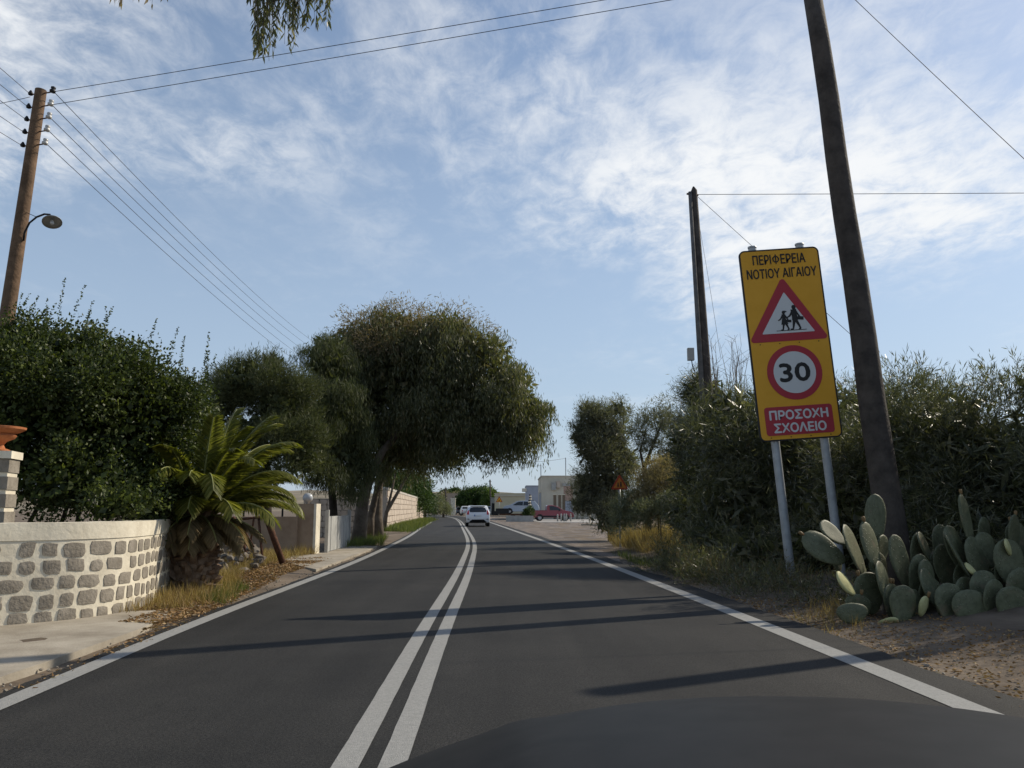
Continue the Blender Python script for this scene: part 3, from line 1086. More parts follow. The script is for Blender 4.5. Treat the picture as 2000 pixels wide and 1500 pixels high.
BR2 = [blob(1480, 840, 18.5, 120, 95, 1.3), blob(1440, 900, 18.2, 120, 120, 1.3), blob(1580, 840, 18.5, 100, 100, 1.3), blob(1590, 930, 17.6, 120, 130, 1.2), blob(1480, 1000, 17.4, 140, 110, 1.2), blob(1410, 810, 19, 60, 65, 0.8), blob(1400, 1040, 17.8, 80, 55, 0.8), blob(1580, 1070, 16.6, 110, 70, 0.9), blob(1500, 1090, 16.4, 100, 45, 0.7), blob(1640, 800, 18.8, 60, 60, 0.8), (Vector((6.5, 17.4, 2.2)), (1.0, 1.0, 1.9)), (Vector((5.6, 17.9, 1.9)), (0.9, 0.9, 1.6)), blob(1410, 1075, 16.6, 70, 55, 0.7), blob(1480, 1095, 15.4, 75, 60, 0.6), blob(1550, 1090, 14.9, 60, 65, 0.5), blob(1620, 1080, 14.6, 70, 75, 0.5)]  # the Vector blobs stand hidden behind the sign, added to shade the road
long_bush('long_leaved_bush', 'dense long-leaved bush between the double pole and the yellow sign posts', (6.0, 18.0, 0), BR2, 6600, 10, 2)
BR3 = [blob(1370, 770, 22.5, 40, 45, 0.7), blob(1345, 860, 22, 40, 60, 0.8), blob(1370, 940, 21.5, 60, 70, 0.8), blob(1350, 1010, 20.5, 55, 40, 0.7), blob(1395, 850, 22.5, 55, 80, 0.9)]
long_bush('long_leaved_bush', 'small long-leaved bush at the foot of the double pole beside dry grass', (5.0, 22.0, 0), BR3, 2600, 8, 3)
BR4 = [(Vector((8.8, 10.7, 2.3)), (1.2, 1.1, 2.4)), (Vector((9.5, 11.6, 2.3)), (1.4, 1.3, 2.5)), (Vector((8.5, 12.0, 1.9)), (1.1, 1.1, 2.1)), (Vector((9.6, 10.0, 2.2)), (1.2, 1.0, 2.4)), (Vector((9.0, 9.4, 1.7)), (1.0, 0.9, 1.9)), (Vector((9.8, 8.7, 1.5)), (1.0, 0.9, 1.7))]  # bush out of view, placed and raised to shade cactus and verge
long_bush('long_leaved_bush', 'unseen long-leaved bush added to shade the verge past the prickly pears', (9.3, 11.6, 0), BR4, 5600, 9, 4)
# outer twigs above the hedge line
for nm, lab, x0, x1, Y, ytop, loc in (('bare_twigs', 'bare grey twigs sticking up left of the yellow sign', 1395, 1450, 19.5, 690, None),):
    t = thing(nm, lab, 'branches', at(1425, 760, 19.5))
    mb = MB()
    for k in range(26):
        p = at(random.uniform(x0, x1 + 8), 790, Y + random.uniform(-.4, .4))
        q = p + Vector((random.uniform(-.25, .3), random.uniform(-.2, .2), random.uniform(0.7, 1.75)))
        mid_ = p.lerp(q, 0.55) + Vector((random.uniform(-.08, .08), 0, 0))
        mb.tube([p, mid_, q], [0.010, 0.007, 0.003], 4)
        for j in range(3):
            s_ = mid_.lerp(q, random.random())
            mb.tube([s_, s_ + Vector((random.uniform(-.3, .3), random.uniform(-.2, .2), random.uniform(0.1, .35)))], [0.004, 0.002], 4)
    mb.build('twig', mat('dry_twig', (0.13, 0.105, 0.085), (0.2, 0.17, 0.14), scale=8), t, world=True)

# top sprays of the big bush
sp_ = []
for k in range(560):
    px = random.uniform(1690, 2040)
    p = np.array(at(px, 790 + 16 * math.sin(px * 0.031) + random.uniform(-22, 40), 13.2 - (px - 1690) * 0.003 + random.uniform(-.6, .6)))
    dr = norm(np.array([[random.uniform(-.5, .9), random.uniform(-.3, .3), random.uniform(.25, 1)]]))[0]
    ln = random.uniform(0.3, 0.75)
    n = 14
    tt = rng.random(n)
    C = p[None] + dr[None] * (tt * ln)[:, None]
    D = rng.normal(size=(n, 3)) * 0.4 + dr[None]
    sp_.append(leaf_quads(C, D, 0.13 * rng.uniform(.6, 1.2, n), 0.013))
spr = quads('leaf_sprays', np.concatenate(sp_), M_aca, None)
spr.parent = [o for o in COL.objects if o.name == 'long_leaved_bush'][0]
spr.location = -spr.parent.location

low = [(Vector((x, y, 0.12)), (r, r, r * 0.8)) for x, y, r in [(3.65 + random.uniform(-.25, .9) - 0.03 * k, 10.4 + k * 0.36, random.uniform(0.2, 0.48)) for k in range(22)]]
lsb = thing('low_scrub', 'low tangled dark scrub between the asphalt edge and the sign posts', 'scrub', (4.0, 14.5, 0))
P, d = crown(low, 2000, 0.3, 0.3, k=6, f=0.5, zmin=0.02)
quads('foliage', bushy(P, d, 9, 0.08, 0.11, 0.012, up=0.6), M_aca, lsb)
P, d = crown(low, 700, 0.2, 0.3, k=6, f=0.6, zmin=0.02)
quads('dead_stalks', bushy(P, d, 5, 0.08, 0.20, 0.006, up=1.2), leafmat('dead_stalk', [(0.0, (0.09, 0.065, 0.04)), (1.0, (0.24, 0.18, 0.11))], rough=0.8, spec=0.1, trans=0.2), lsb)

# ---- prickly pears
M_pad = mat('cactus_skin', (0.078, 0.088, 0.046), (0.14, 0.148, 0.085), scale=7, rough=0.55, spec=0.35, bump=0.25, bscale=25)
nd, lk = M_pad.node_tree.nodes, M_pad.node_tree.links
tcd = nd.new('ShaderNodeTexCoord')
vor = nd.new('ShaderNodeTexVoronoi')
vor.inputs['Scale'].default_value = 13
lk.new(tcd.outputs['Object'], vor.inputs['Vector'])
rp = nd.new('ShaderNodeValToRGB')
rp.color_ramp.elements[0].position = 0.12
rp.color_ramp.elements[0].color = (1, 1, 1, 1)
rp.color_ramp.elements[1].position = 0.24
rp.color_ramp.elements[1].color = (0, 0, 0, 1)
lk.new(vor.outputs['Distance'], rp.inputs[0])
mxc = nd.new('ShaderNodeMixRGB')
mxc.inputs[2].default_value = (0.27, 0.27, 0.18, 1)
bsd = nd['Principled BSDF']
lk.new(bsd.inputs['Base Color'].links[0].from_socket, mxc.inputs[1])
lk.new(rp.outputs[0], mxc.inputs[0])
lk.new(mxc.outputs[0], bsd.inputs['Base Color'])
b2 = nd.new('ShaderNodeBump')
b2.inputs['Strength'].default_value = 1.0
b2.inputs['Distance'].default_value = 0.012
lk.new(rp.outputs[0], b2.inputs['Height'])
lk.new(b2.outputs[0], bsd.inputs['Normal'])
sc_ = nd.new('ShaderNodeTexNoise')
sc_.inputs['Scale'].default_value = 3.2
sc_.inputs['Detail'].default_value = 6
lk.new(tcd.outputs['Object'], sc_.inputs['Vector'])
obi = nd.new('ShaderNodeObjectInfo')
add_ = nd.new('ShaderNodeVectorMath')
lk.new(tcd.outputs['Object'], add_.inputs[0])
lk.new(obi.outputs['Location'], add_.inputs[1])
lk.new(add_.outputs[0], sc_.inputs['Vector'])
rs_ = nd.new('ShaderNodeValToRGB')
rs_.color_ramp.elements[0].position = 0.60
rs_.color_ramp.elements[0].color = (0, 0, 0, 1)
rs_.color_ramp.elements[1].position = 0.70
rs_.color_ramp.elements[1].color = (0.75, 0.75, 0.75, 1)
lk.new(sc_.outputs['Fac'], rs_.inputs[0])
mx2 = nd.new('ShaderNodeMixRGB')
mx2.inputs[2].default_value = (0.19, 0.15, 0.095, 1)
lk.new(mxc.outputs[0], mx2.inputs[1])
lk.new(rs_.outputs[0], mx2.inputs[0])
lk.new(mx2.outputs[0], bsd.inputs['Base Color'])
M_padd = mat('cactus_dry', (0.40, 0.38, 0.17), (0.50, 0.48, 0.24), scale=5, rough=0.6)


def pad_mesh(seed, curl):
    r_ = random.Random(seed)
    n, rings = 20, [(1.0, 0.30), (0.94, 0.8), (0.8, 1.0), (0.45, 1.1)]
    vs, fs = [], []
    wob = [r_.uniform(-.03, .03) for _ in range(n)]

    def outline(k):
        a = 2 * math.pi * k / n - math.pi / 2
        x, y = math.cos(a), math.sin(a)
        wx = 0.5 * x * (0.80 + 0.20 * y) * (1 + wob[k])
        return wx, 0.5 + 0.5 * y * (1 + wob[k] * .5)
    for side in (1, -1):
        for f, th in rings:
            for k in range(n):
                wx, wy = outline(k)
                X, Z = wx * f, 0.5 + (wy - 0.5) * f
                vs.append((X, side * 0.045 * th + curl * (X * X * 1.6 + (Z - 0.5) ** 2) * 0.5, Z))
        vs.append((0, side * 0.052, 0.5))
    m_ = len(rings) * n + 1
    for si, o in enumerate((0, m_)):
        for r in range(len(rings) - 1):
            for k in range(n):
                f_ = (o + r * n + k, o + r * n + (k + 1) % n, o + (r + 1) * n + (k + 1) % n, o + (r + 1) * n + k)
                fs.append(f_ if si == 0 else tuple(reversed(f_)))
        for k in range(n):
            f_ = (o + (len(rings) - 1) * n + k, o + (len(rings) - 1) * n + (k + 1) % n, o + m_ - 1)
            fs.append(f_ if si == 0 else tuple(reversed(f_)))
    for k in range(n):
        fs.append((k, m_ + k, m_ + (k + 1) % n, (k + 1) % n))
    mb = MB()
    mb.add(vs, fs)
    me = bpy.data.meshes.new('pad')
    me.from_pydata(mb.v, [], mb.f)
    bm = bmesh.new()
    bm.from_mesh(me)
    bmesh.ops.recalc_face_normals(bm, faces=bm.faces)
    bm.to_mesh(me)
    bm.free()
    me.polygons.foreach_set('use_smooth', [True] * len(me.polygons))
    return me


PADS = [pad_mesh(3, 0.0), pad_mesh(4, 0.25), pad_mesh(5, -0.2)]
PADD = pad_mesh(6, 0.3)
for me in PADS:
    me.materials.append(M_pad)
PADD.materials.append(M_padd)


def pad(parent, px, py, Y, w, h, lean, yaw, pitch=0, dry=False, k=[0]):
    """px, py: the foot of the pad; w, h in photo pixels at distance Y; lean in degrees to the right"""
    k[0] += 1
    me = PADD if dry else PADS[k[0] % 3]
    o = bpy.data.objects.new('pad', me)
    COL.objects.link(o)
    o.parent = parent
    s = Y / 1560
    p = at(px, py, Y)
    p.z = max(p.z, 0.02)
    o.location = p - parent.location
    o.rotation_euler = (Matrix.Rotation(R(lean), 3, 'Y') @ Matrix.Rotation(R(pitch), 3, 'X') @ Matrix.Rotation(R(yaw), 3, 'Z')).to_euler()
    cw = max(0.35, abs(math.cos(R(yaw))))
    o.scale = (w * s / cw * 1.2, 0.34, h * s * 1.12)
    return o


c1 = thing('prickly_pear', 'prickly pear cactus with one tall round pad in front of the thick dark pole', 'cactus', (4.75, 9.9, 0))
for a in [(1712, 1068, 10.2, 46, 90, 3, 12), (1722, 1100, 10.2, 34, 48, 5, 40), (1722, 1155, 10.0, 46, 66, -4, 30),
          (1652, 1098, 9.9, 50, 84, -58, 18), (1650, 1062, 10.1, 34, 54, -50, 40), (1692, 1130, 9.8, 40, 96, -20, 52), (1718, 1118, 9.7, 44, 88, -14, 38),
          (1772, 1150, 9.9, 48, 92, -12, 30), (1790, 1175, 9.8, 50, 80, 10, 20), (1742, 1190, 9.6, 42, 82, -12, 50), (1705, 1200, 9.7, 66, 70, -8, 20),
          (1672, 1212, 9.5, 60, 44, 12, 20), (1668, 1238, 9.2, 64, 36, 0, 8), (1760, 1232, 9.2, 58, 66, 8, 14), (1745, 1215, 9.6, 50, 60, 0, 40), (1815, 1160, 9.8, 42, 56, -6, 40), (1700, 1240, 9.9, 60, 70, 4, 25), (1640, 1120, 10.2, 22, 40, -10, 30)]:
    pad(c1, *a)
pad(c1, 1672, 1160, 9.5, 26, 58, -48, 45, 25, True)
pad(c1, 1715, 1232, 9.2, 20, 34, 78, 55, 20, True)
c2 = thing('prickly_pear', 'broad sprawling prickly pear cactus in front of the long-leaved bush', 'cactus', (5.7, 9.8, 0))
for a in [(1900, 1072, 10.0, 34, 94, -8, 40), (1885, 1120, 10.0, 42, 84, -16, 25), (1892, 1128, 9.8, 30, 82, -26, 62), (1938, 1110, 10.0, 52, 62, -14, 20), (1930, 1140, 9.9, 56, 82, -18, 30),
          (1860, 1160, 10.1, 60, 84, -10, 25), (1818, 1170, 9.7, 42, 66, -6, 30), (1838, 1190, 9.5, 46, 72, -22, 45), (1820, 1100, 10.2, 28, 56, -22, 50), (1830, 1150, 10.2, 30, 62, 0, 30),
          (1985, 1150, 9.7, 70, 84, -8, 15), (1975, 1080, 10.0, 40, 66, 10, 40), (1955, 1205, 9.4, 72, 82, -26, 20), (1905, 1215, 9.5, 64, 74, -12, 30), (2010, 1215, 9.4, 80, 90, -6, 15), (1850, 1235, 9.3, 60, 62, 10, 20),
          (1900, 1245, 9.1, 76, 60, 0, 12), (1975, 1240, 9.1, 80, 66, 8, 20), (2030, 1150, 9.9, 70, 90, 12, 30), (1800, 1238, 9.4, 50, 56, -16, 30), (2060, 1230, 9.2, 80, 90, 8, 24), (1880, 1180, 9.9, 60, 70, 8, 30), (1790, 1120, 10.3, 44, 70, 10, 35), (1845, 1110, 10.5, 46, 74, -4, 25), (1955, 1165, 9.8, 60, 78, 14, 28), (1925, 1090, 10.4, 44, 70, 4, 40), (1815, 1225, 9.6, 58, 70, 6, 25), (1870, 1225, 9.2, 66, 70, -14, 18), (1940, 1235, 9.2, 60, 76, 10, 30), (2000, 1110, 10.2, 60, 80, -10, 25)]:
    pad(c2, *a)
pad(c2, 1976, 1085, 9.7, 20, 30, -20, 50, 10, True)
pad(c2, 1910, 1122, 9.5, 16, 28, -50, 55, 10, True)
pad(c2, 1800, 1205, 9.2, 26, 36, 14, 40, 10, True)

M_frt = mat('cactus_fruit', (0.16, 0.13, 0.05), (0.26, 0.12, 0.06), scale=6, rough=0.6)
for cp in (c1, c2):
    pads_ = [o for o in COL.objects if o.parent == cp]
    for o in random.sample(pads_, 5):
        for j in range(random.randint(1, 2)):
            a = random.uniform(-0.5, 0.5)
            v = Vector((0.5 * math.sin(a) * o.scale.x * 0.9, 0, (0.5 + 0.5 * math.cos(a)) * o.scale.z))
            f = MB().lathe([(0.008, -0.01), (0.017, 0.01), (0.021, 0.035), (0.019, 0.055), (0.012, 0.06)], 8).build('fruit', M_frt, cp, True)
            f.location = o.location + o.rotation_euler.to_matrix() @ v
            f.rotation_euler = o.rotation_euler
    for j in range(7):
        x, y = random.uniform(-0.6, 0.6), random.uniform(-0.5, 0.2)
        MB().tube([(x, y, -0.05), (x + random.uniform(-.05, .05), y, 0.16), (x + random.uniform(-.1, .1), y + 0.03, 0.36)], [0.07, 0.06, 0.04], 7).build('woody_stem', M_bark, cp, True)

# ---- feathery trees on the right
M_tam = leafmat('feathery_leaf', [(0.0, (0.08, 0.086, 0.058)), (0.5, (0.135, 0.138, 0.10)), (1.0, (0.24, 0.235, 0.17))], rough=0.6, spec=0.2, trans=0.25)
M_tan_pl = leafmat('dry_plume', [(0.0, (0.17, 0.145, 0.08)), (0.5, (0.30, 0.24, 0.14)), (1.0, (0.44, 0.35, 0.21))], rough=0.8, spec=0.1, trans=0.25)
M_eu = leafmat('gum_leaf', [(0.0, (0.058, 0.066, 0.032)), (0.5, (0.10, 0.108, 0.052)), (0.92, (0.16, 0.155, 0.083)), (1.0, (0.27, 0.225, 0.13))], rough=0.42, spec=0.4, trans=0.38)
M_rus = leafmat('russet_leaf', [(0.0, (0.12, 0.092, 0.055)), (0.5, (0.20, 0.15, 0.09)), (1.0, (0.31, 0.24, 0.155))], rough=0.6, spec=0.25, trans=0.3)
M_cas = leafmat('needle_leaf', [(0.0, (0.042, 0.052, 0.024)), (0.6, (0.078, 0.09, 0.042)), (1.0, (0.13, 0.14, 0.068))], rough=0.6, spec=0.2, trans=0.25)
M_pine = leafmat('pine_leaf', [(0.0, (0.028, 0.05, 0.016)), (0.6, (0.05, 0.085, 0.025)), (1.0, (0.085, 0.13, 0.04))], rough=0.6, spec=0.2, trans=0.2)
M_olv = leafmat('olive_leaf', [(0.0, (0.11, 0.12, 0.075)), (1.0, (0.24, 0.25, 0.17))], rough=0.6, spec=0.2, trans=0.25)


def tree(name, label, base, BL, n, k, sigma, L, W, m, trunks, bark, style='bushy', inner=0.5, lump=0.2, fill=0.3, fillL=0.3, cat='tree', group=None, up=0.2, strand=0.8, tk=9, tf=0.38):
    t = thing(name, label, cat, base, group=group)
    mb = MB()
    for pts, r0, r1 in trunks:
        pts = [Vector(p) for p in pts]
        N = len(pts) - 1
        mb.tube(pts, [r0 + (r1 - r0) * i / N for i in range(N + 1)], 9)
    mb.build('trunk', bark, t, True, world=True)
    P, d = crown(BL, n, inner, lump, k=tk, f=tf, zmin=0.05)
    if style == 'bushy':
        Q = bushy(P, d, k, sigma, L, W, up)
    else:
        Q = droopy(P, k, strand, L, W, sigma)
    if fill:
        P2 = core(BL, int(n * fill), 0.72, zmin=0.05)
        Q = np.concatenate([Q, leaf_quads(P2, rng.normal(size=P2.shape), fillL, fillL * 0.4)])
    quads('crown', Q, m, t)
    return t


def pth(Y, *pp):
    return [at(x, y, Y) for x, y in pp]


BT = [blob(1160, 820, 33, 36, 34, 0.9), blob(1180, 870, 33, 52, 50, 1.2), blob(1200, 850, 33, 40, 40, 1.0), blob(1185, 950, 33, 58, 62, 1.3), blob(1190, 1010, 32.5, 46, 40, 1.1), blob(1150, 960, 33, 26, 60, 0.8), blob(1205, 800, 33.4, 28, 22, .6), blob(1148, 870, 33, 30, 45, .7), blob(1150, 805, 33, 22, 18, .5), blob(1130, 850, 33, 18, 20, .5), blob(1135, 985, 33, 20, 22, .6), blob(1225, 900, 33, 26, 40, .8)]
tree('tamarisk_tree', 'dark feathery tamarisk tree behind the orange triangular sign', gp(1195, 1056), BT, 3400, 14, 0.12, 0.15, 0.02, M_tam,
     [(pth(33, (1195, 1062), (1190, 980), (1180, 880)), 0.16, 0.05), (pth(33, (1180, 930), (1160, 850), (1150, 800)), 0.06, 0.02), (pth(33, (1185, 920), (1215, 850), (1220, 800)), 0.06, 0.02)], M_barkd, fill=0.9, fillL=0.34, tk=8, tf=0.45, up=0.7)
BT = [blob(1290, 815, 29, 42, 28, 0.8), blob(1262, 845, 29, 28, 28, 0.7), blob(1325, 845, 29, 40, 48, 0.9), blob(1310, 900, 28.6, 26, 26, .7), blob(1275, 880, 29, 26, 22, .6), blob(1330, 910, 28, 34, 40, 0.8)]
tree('tamarisk_tree', 'open branched tamarisk tree between the orange sign and the double pole', gp(1268, 1068), BT, 1300, 13, 0.10, 0.15, 0.02, M_tam,
     [(pth(29, (1268, 1072), (1265, 980), (1258, 915), (1275, 870), (1295, 820)), 0.13, 0.03), (pth(29, (1258, 915), (1250, 880), (1262, 840)), 0.06, 0.02), (pth(29, (1262, 905), (1290, 898), (1320, 870), (1330, 840)), 0.06, 0.02), (pth(29, (1270, 880), (1285, 850), (1275, 810)), 0.04, 0.012)], M_barkd, fill=0.15, fillL=0.25)
BT = [blob(1265, 940, 25, 26, 30, 0.6), blob(1295, 925, 25, 30, 32, 0.6), blob(1285, 970, 24.6, 38, 40, 0.7), blob(1320, 960, 24.6, 26, 40, 0.6), blob(1255, 985, 24.6, 26, 26, 0.5)]
tree('dry_shrub', 'tan feathery shrub beside the orange triangular sign', gp(1290, 1080), BT, 1300, 14, 0.09, 0.13, 0.018, M_tan_pl,
     [(pth(25, (1290, 1084), (1285, 1000), (1290, 930)), 0.05, 0.015)], M_barkd, fill=0.5, fillL=0.2, cat='shrub', up=0.8)
BT = [blob(1212, 1008, 24.6, 24, 40, 0.35), blob(1232, 990, 24.8, 20, 34, 0.35), blob(1290, 1000, 23.6, 44, 26, 0.5), blob(1325, 985, 23.4, 30, 28, 0.5), blob(1260, 1010, 23.8, 26, 20, 0.4)]
tree('grey_green_shrub', 'low grey-green shrub under the tan feathery shrub', gp(1295, 1085), BT, 1000, 14, 0.08, 0.12, 0.016, M_olv,
     [(pth(23.6, (1292, 1088), (1290, 1000)), 0.03, 0.01)], M_barkd, fill=0.4, fillL=0.16, cat='shrub', up=0.7)

# ---- eucalyptus over the road
EY = 30.5
BE = [blob(700, 680, EY, 70, 62, 1.8), blob(775, 650, EY, 78, 52, 2.2), blob(870, 655, EY, 80, 52, 2.3), blob(945, 700, EY, 72, 66, 2.2), blob(995, 755, EY, 60, 62, 2.0), blob(1035, 800, EY, 34, 34, 1.4), blob(960, 790, EY, 76, 60, 2.2),
      blob(870, 760, EY + .5, 95, 85, 2.6), blob(770, 760, EY + .5, 95, 90, 2.6), blob(690, 780, EY, 80, 90, 2.2), blob(650, 720, EY, 42, 60, 1.4), blob(900, 830, EY, 60, 42, 1.9), blob(1000, 815, EY, 50, 36, 1.6), blob(820, 850, EY + 1, 60, 40, 1.8), blob(720, 860, EY + 1, 60, 50, 1.8), blob(960, 845, EY, 52, 34, 1.6), blob(1025, 840, EY, 32, 34, 1.2), blob(860, 868, EY, 50, 28, 1.5), blob(790, 890, EY + 1, 45, 26, 1.3), blob(840, 800, EY, 90, 60, 2.4), blob(810, 700, EY, 110, 70, 2.4)]
b0 = gp(700, 1063)
eu = tree('eucalyptus_tree', 'big weeping eucalyptus arching over the road from twin grey trunks', b0, BE, 7000, 16, 0.11, 0.20, 0.034, M_eu,
          [(pth(b0.y, (699, 1068), (703, 1030), (708, 980), (722, 930), (748, 880), (790, 830), (850, 760)), 0.31, 0.05),
           (pth(b0.y + 3, (738, 1056), (736, 1010), (738, 960), (745, 915), (760, 860), (780, 780)), 0.27, 0.06),
           (pth(b0.y + 1, (722, 930), (712, 880), (690, 800)), 0.14, 0.05),
           (pth(b0.y + 2, (722, 1058), (724, 1010), (735, 960), (760, 900), (800, 850), (850, 800)), 0.17, 0.04),
           (pth(b0.y + 1, (760, 860), (830, 790), (890, 710)), 0.09, 0.03)], M_bark, style='droopy', fill=2.6, fillL=0.32, strand=0.9, inner=0.5, tk=11, tf=0.36)
fr = []
for (x0, x1, y0, ln, n) in ((955, 985, 845, 0.9, 22), (985, 1008, 850, 0.8, 12), (1008, 1068, 822, 1.15, 46), (880, 930, 850, 0.55, 26), (820, 880, 860, 0.5, 20), (1012, 1022, 850, 1.0, 8), (930, 958, 850, 0.75, 16), (1060, 1080, 790, 0.6, 12)):
    Pn = np.array([tuple(at(random.uniform(x0, x1), y0 + random.uniform(-14, 10), EY + random.uniform(-1.2, 1.2))) for _ in range(n)])
    fr.append(droopy(np.repeat(Pn, 2, axis=0) + rng.normal(size=(2 * len(Pn), 3)) * 0.08, 30, ln * 1.25, 0.20, 0.034, 0.06, 0.25))
quads('hanging_sprays', np.concatenate(fr), M_eu, eu)
BT = [blob(715, 645, EY - .6, 60, 36, 1.4), blob(785, 618, EY - .4, 72, 26, 1.6), blob(870, 622, EY - .2, 60, 22, 1.5), blob(935, 645, EY, 44, 22, 1.3), blob(735, 665, EY - 1.5, 60, 30, 1.0), blob(820, 640, EY - 1.3, 60, 24, 1.0)]
P, d = crown_points(BT, 950, 0.5, 0.35)
quads('russet_tips', bushy(P, d, 9, 0.14, 0.17, 0.03, up=0.1), M_rus, eu)
# small-leaved tree behind it
BT = [blob(850, 890, 43, 50, 28, 1.6), blob(800, 890, 43, 45, 36, 1.6), blob(770, 860, 43, 50, 45, 1.8), blob(900, 880, 43, 34, 20, 1.2), blob(820, 850, 43, 70, 45, 1.6)]
tree('leaning_tree', 'thin leaning tree with small leaves behind the twin eucalyptus trunks', gp(748, 1036), BT, 1500, 10, 0.16, 0.12, 0.08, M_pine,
     [(pth(46, (748, 1040), (755, 1000), (775, 965), (795, 930), (810, 890)), 0.14, 0.05), (pth(46, (752, 1012), (765, 960), (775, 910)), 0.09, 0.04)], M_bark, fill=0.4, fillL=0.3)
# dark needle trees to the left of it
BT = [blob(640, 700, 27, 45, 55, 1.1), blob(655, 790, 27, 60, 80, 1.4), blob(635, 880, 27, 55, 70, 1.3), blob(690, 850, 28, 50, 80, 1.3), blob(610, 830, 27, 36, 60, 1.0), blob(690, 920, 28, 36, 50, 1.0)]
tree('casuarina_tree', 'dark needle-leaved casuarina between the palm and the eucalyptus trunks', gp(655, 1072), BT, 2800, 16, 0.13, 0.20, 0.018, M_cas,
     [(pth(28.5, (655, 1076), (650, 980), (640, 880), (625, 780), (635, 690)), 0.17, 0.04)], M_barkd, style='droopy', fill=1.2, fillL=0.34, strand=0.5)
BT = [blob(500, 750, 24.5, 70, 50, 1.3), blob(550, 790, 24.5, 60, 65, 1.3), blob(455, 760, 24.5, 45, 45, 1.0), blob(520, 850, 24.5, 90, 70, 1.4), blob(590, 880, 24.5, 50, 70, 1.1), blob(430, 830, 24.8, 50, 80, 1.2), blob(575, 760, 24.5, 40, 40, 1.0), blob(500, 930, 24.8, 80, 40, 1.0), blob(480, 720, 24.5, 26, 26, .6), blob(530, 715, 24.5, 20, 26, .5)]
tree('casuarina_tree', 'soft feathery casuarina rising behind the palm tree', gp(524, 1085), BT, 3600, 16, 0.12, 0.18, 0.016, M_cas,
     [(pth(25, (524, 1090), (522, 1000), (520, 900), (510, 760)), 0.18, 0.05)], M_barkd, fill=1.1, fillL=0.3, up=0.9)

# ------------------------------------------------------------------ palm
M_fr = leafmat('palm_leaflet', [(0.0, (0.085, 0.095, 0.018)), (0.6, (0.15, 0.16, 0.032)), (1.0, (0.27, 0.25, 0.07))], rough=0.45, spec=0.35, trans=0.42)
M_frd = leafmat('dry_palm_leaflet', [(0.0, (0.12, 0.09, 0.045)), (1.0, (0.30, 0.22, 0.12))], rough=0.8, spec=0.1, trans=0.25)
M_rach = mat('palm_rachis', (0.22, 0.24, 0.085), (0.30, 0.30, 0.12), scale=4, rough=0.5)
M_boot = mat('palm_stub', (0.15, 0.095, 0.06), (0.33, 0.24, 0.17), scale=9, rough=0.95, bump=0.6)
pb = gp(376, 1156)
palm = thing('palm_tree', 'young date palm with stubby trunk beside the stone wall end', 'palm tree', pb)
MB().lathe([(0.30, -0.1), (0.33, 0.2), (0.32, 0.6), (0.27, 1.0), (0.20, 1.3), (0.10, 1.5)], 16, (0, 0, 0)).build('trunk', M_boot, palm, True)
bootm = None
for k in range(120):
    a = k * 2.39996
    z = 0.02 + k / 120 * 1.18
    r = np.interp(z, [0, 0.2, 0.6, 1.0, 1.3], [0.31, 0.33, 0.32, 0.27, 0.20])
    if bootm is None:
        mb = MB()
        mb.add([(-0.075, -0.05, -0.05), (0.075, -0.05, -0.05), (0.06, 0.07, 0.06), (-0.06, 0.07, 0.06), (-0.06, -0.04, 0.08), (0.06, -0.04, 0.08), (0.045, 0.10, 0.115), (-0.045, 0.10, 0.115)],
               [(0, 1, 2, 3), (4, 7, 6, 5), (0, 4, 5, 1), (1, 5, 6, 2), (2, 6, 7, 3), (3, 7, 4, 0)])
        o = mb.build('frond_stub', M_boot, palm)
        bootm = o.data
    else:
        o = bpy.data.objects.new('frond_stub', bootm)
        COL.objects.link(o)
        o.parent = palm
    o.location = (r * math.cos(a), r * math.sin(a), z)
    o.rotation_euler = (random.uniform(-.45, .3), random.uniform(-.3, .3), a - math.pi / 2 + random.uniform(-.25, .25))
    s = random.uniform(0.7, 1.2)
    o.scale = (s * random.uniform(.6, 1.1), s * random.uniform(.8, 1.5), s * random.uniform(.8, 1.7))


def frond(az, el, ln, droop, m, leaf=0.36, twist=0.0):
    d = Vector((math.cos(az) * math.cos(el), math.sin(az) * math.cos(el), math.sin(el)))
    pts = [Vector((0.14 * math.cos(az), 0.14 * math.sin(az), 1.2))]
    N = 16
    for i in range(N):
        pts.append(pts[-1] + d * ln / N)
        d = (d + Vector((0, 0, -droop * (0.32 + 1.9 * (i / N) ** 1.4) / N))).normalized()
    o = MB().tube(pts, [0.026 - 0.022 * i / N for i in range(N + 1)], 6).build('frond', M_rach, palm, True)
    C, D = [], []
    side_ref = Vector((-math.sin(az), math.cos(az), 0))
    for i in range(230):
        t = 0.12 + 0.88 * (i // 2) / 115
        f = t * N
        j = min(int(f), N - 1)
        p = pts[j].lerp(pts[j + 1], f - j)
        tg = (pts[j + 1] - pts[j]).normalized()
        s = side_ref * (1 if i % 2 else -1)
        upv = s.cross(tg) * (1 if i % 2 else -1)
        dd = (s * 0.8 + tg * (0.55 + 0.5 * t) + abs(1) * upv * 0.30 + Vector((random.uniform(-.08, .08), random.uniform(-.08, .08), random.uniform(-.16, .04)))).normalized()
        C.append(p)
        D.append((dd, leaf * (0.55 + 0.9 * math.sin(math.pi * min(1, 0.15 + t * 0.8))) * 0.75, tg))
    C = np.array([tuple(c) for c in C])
    Dd = np.array([tuple(x[0]) for x in D])
    Ln = np.array([x[1] for x in D])[:, None]
    Tg = np.array([tuple(x[2]) for x in D])
    W = 0.026
    S_ = norm(Tg - Dd * (Tg * Dd).sum(1, keepdims=True))
    mid_ = C + Dd * Ln * 0.4
    q = quads('leaflets', np.stack([C, mid_ + S_ * W / 2, C + Dd * Ln - np.array([[0, 0, 0.03]]), mid_ - S_ * W / 2], axis=1), m, None, False)
    q.parent = o
    return o


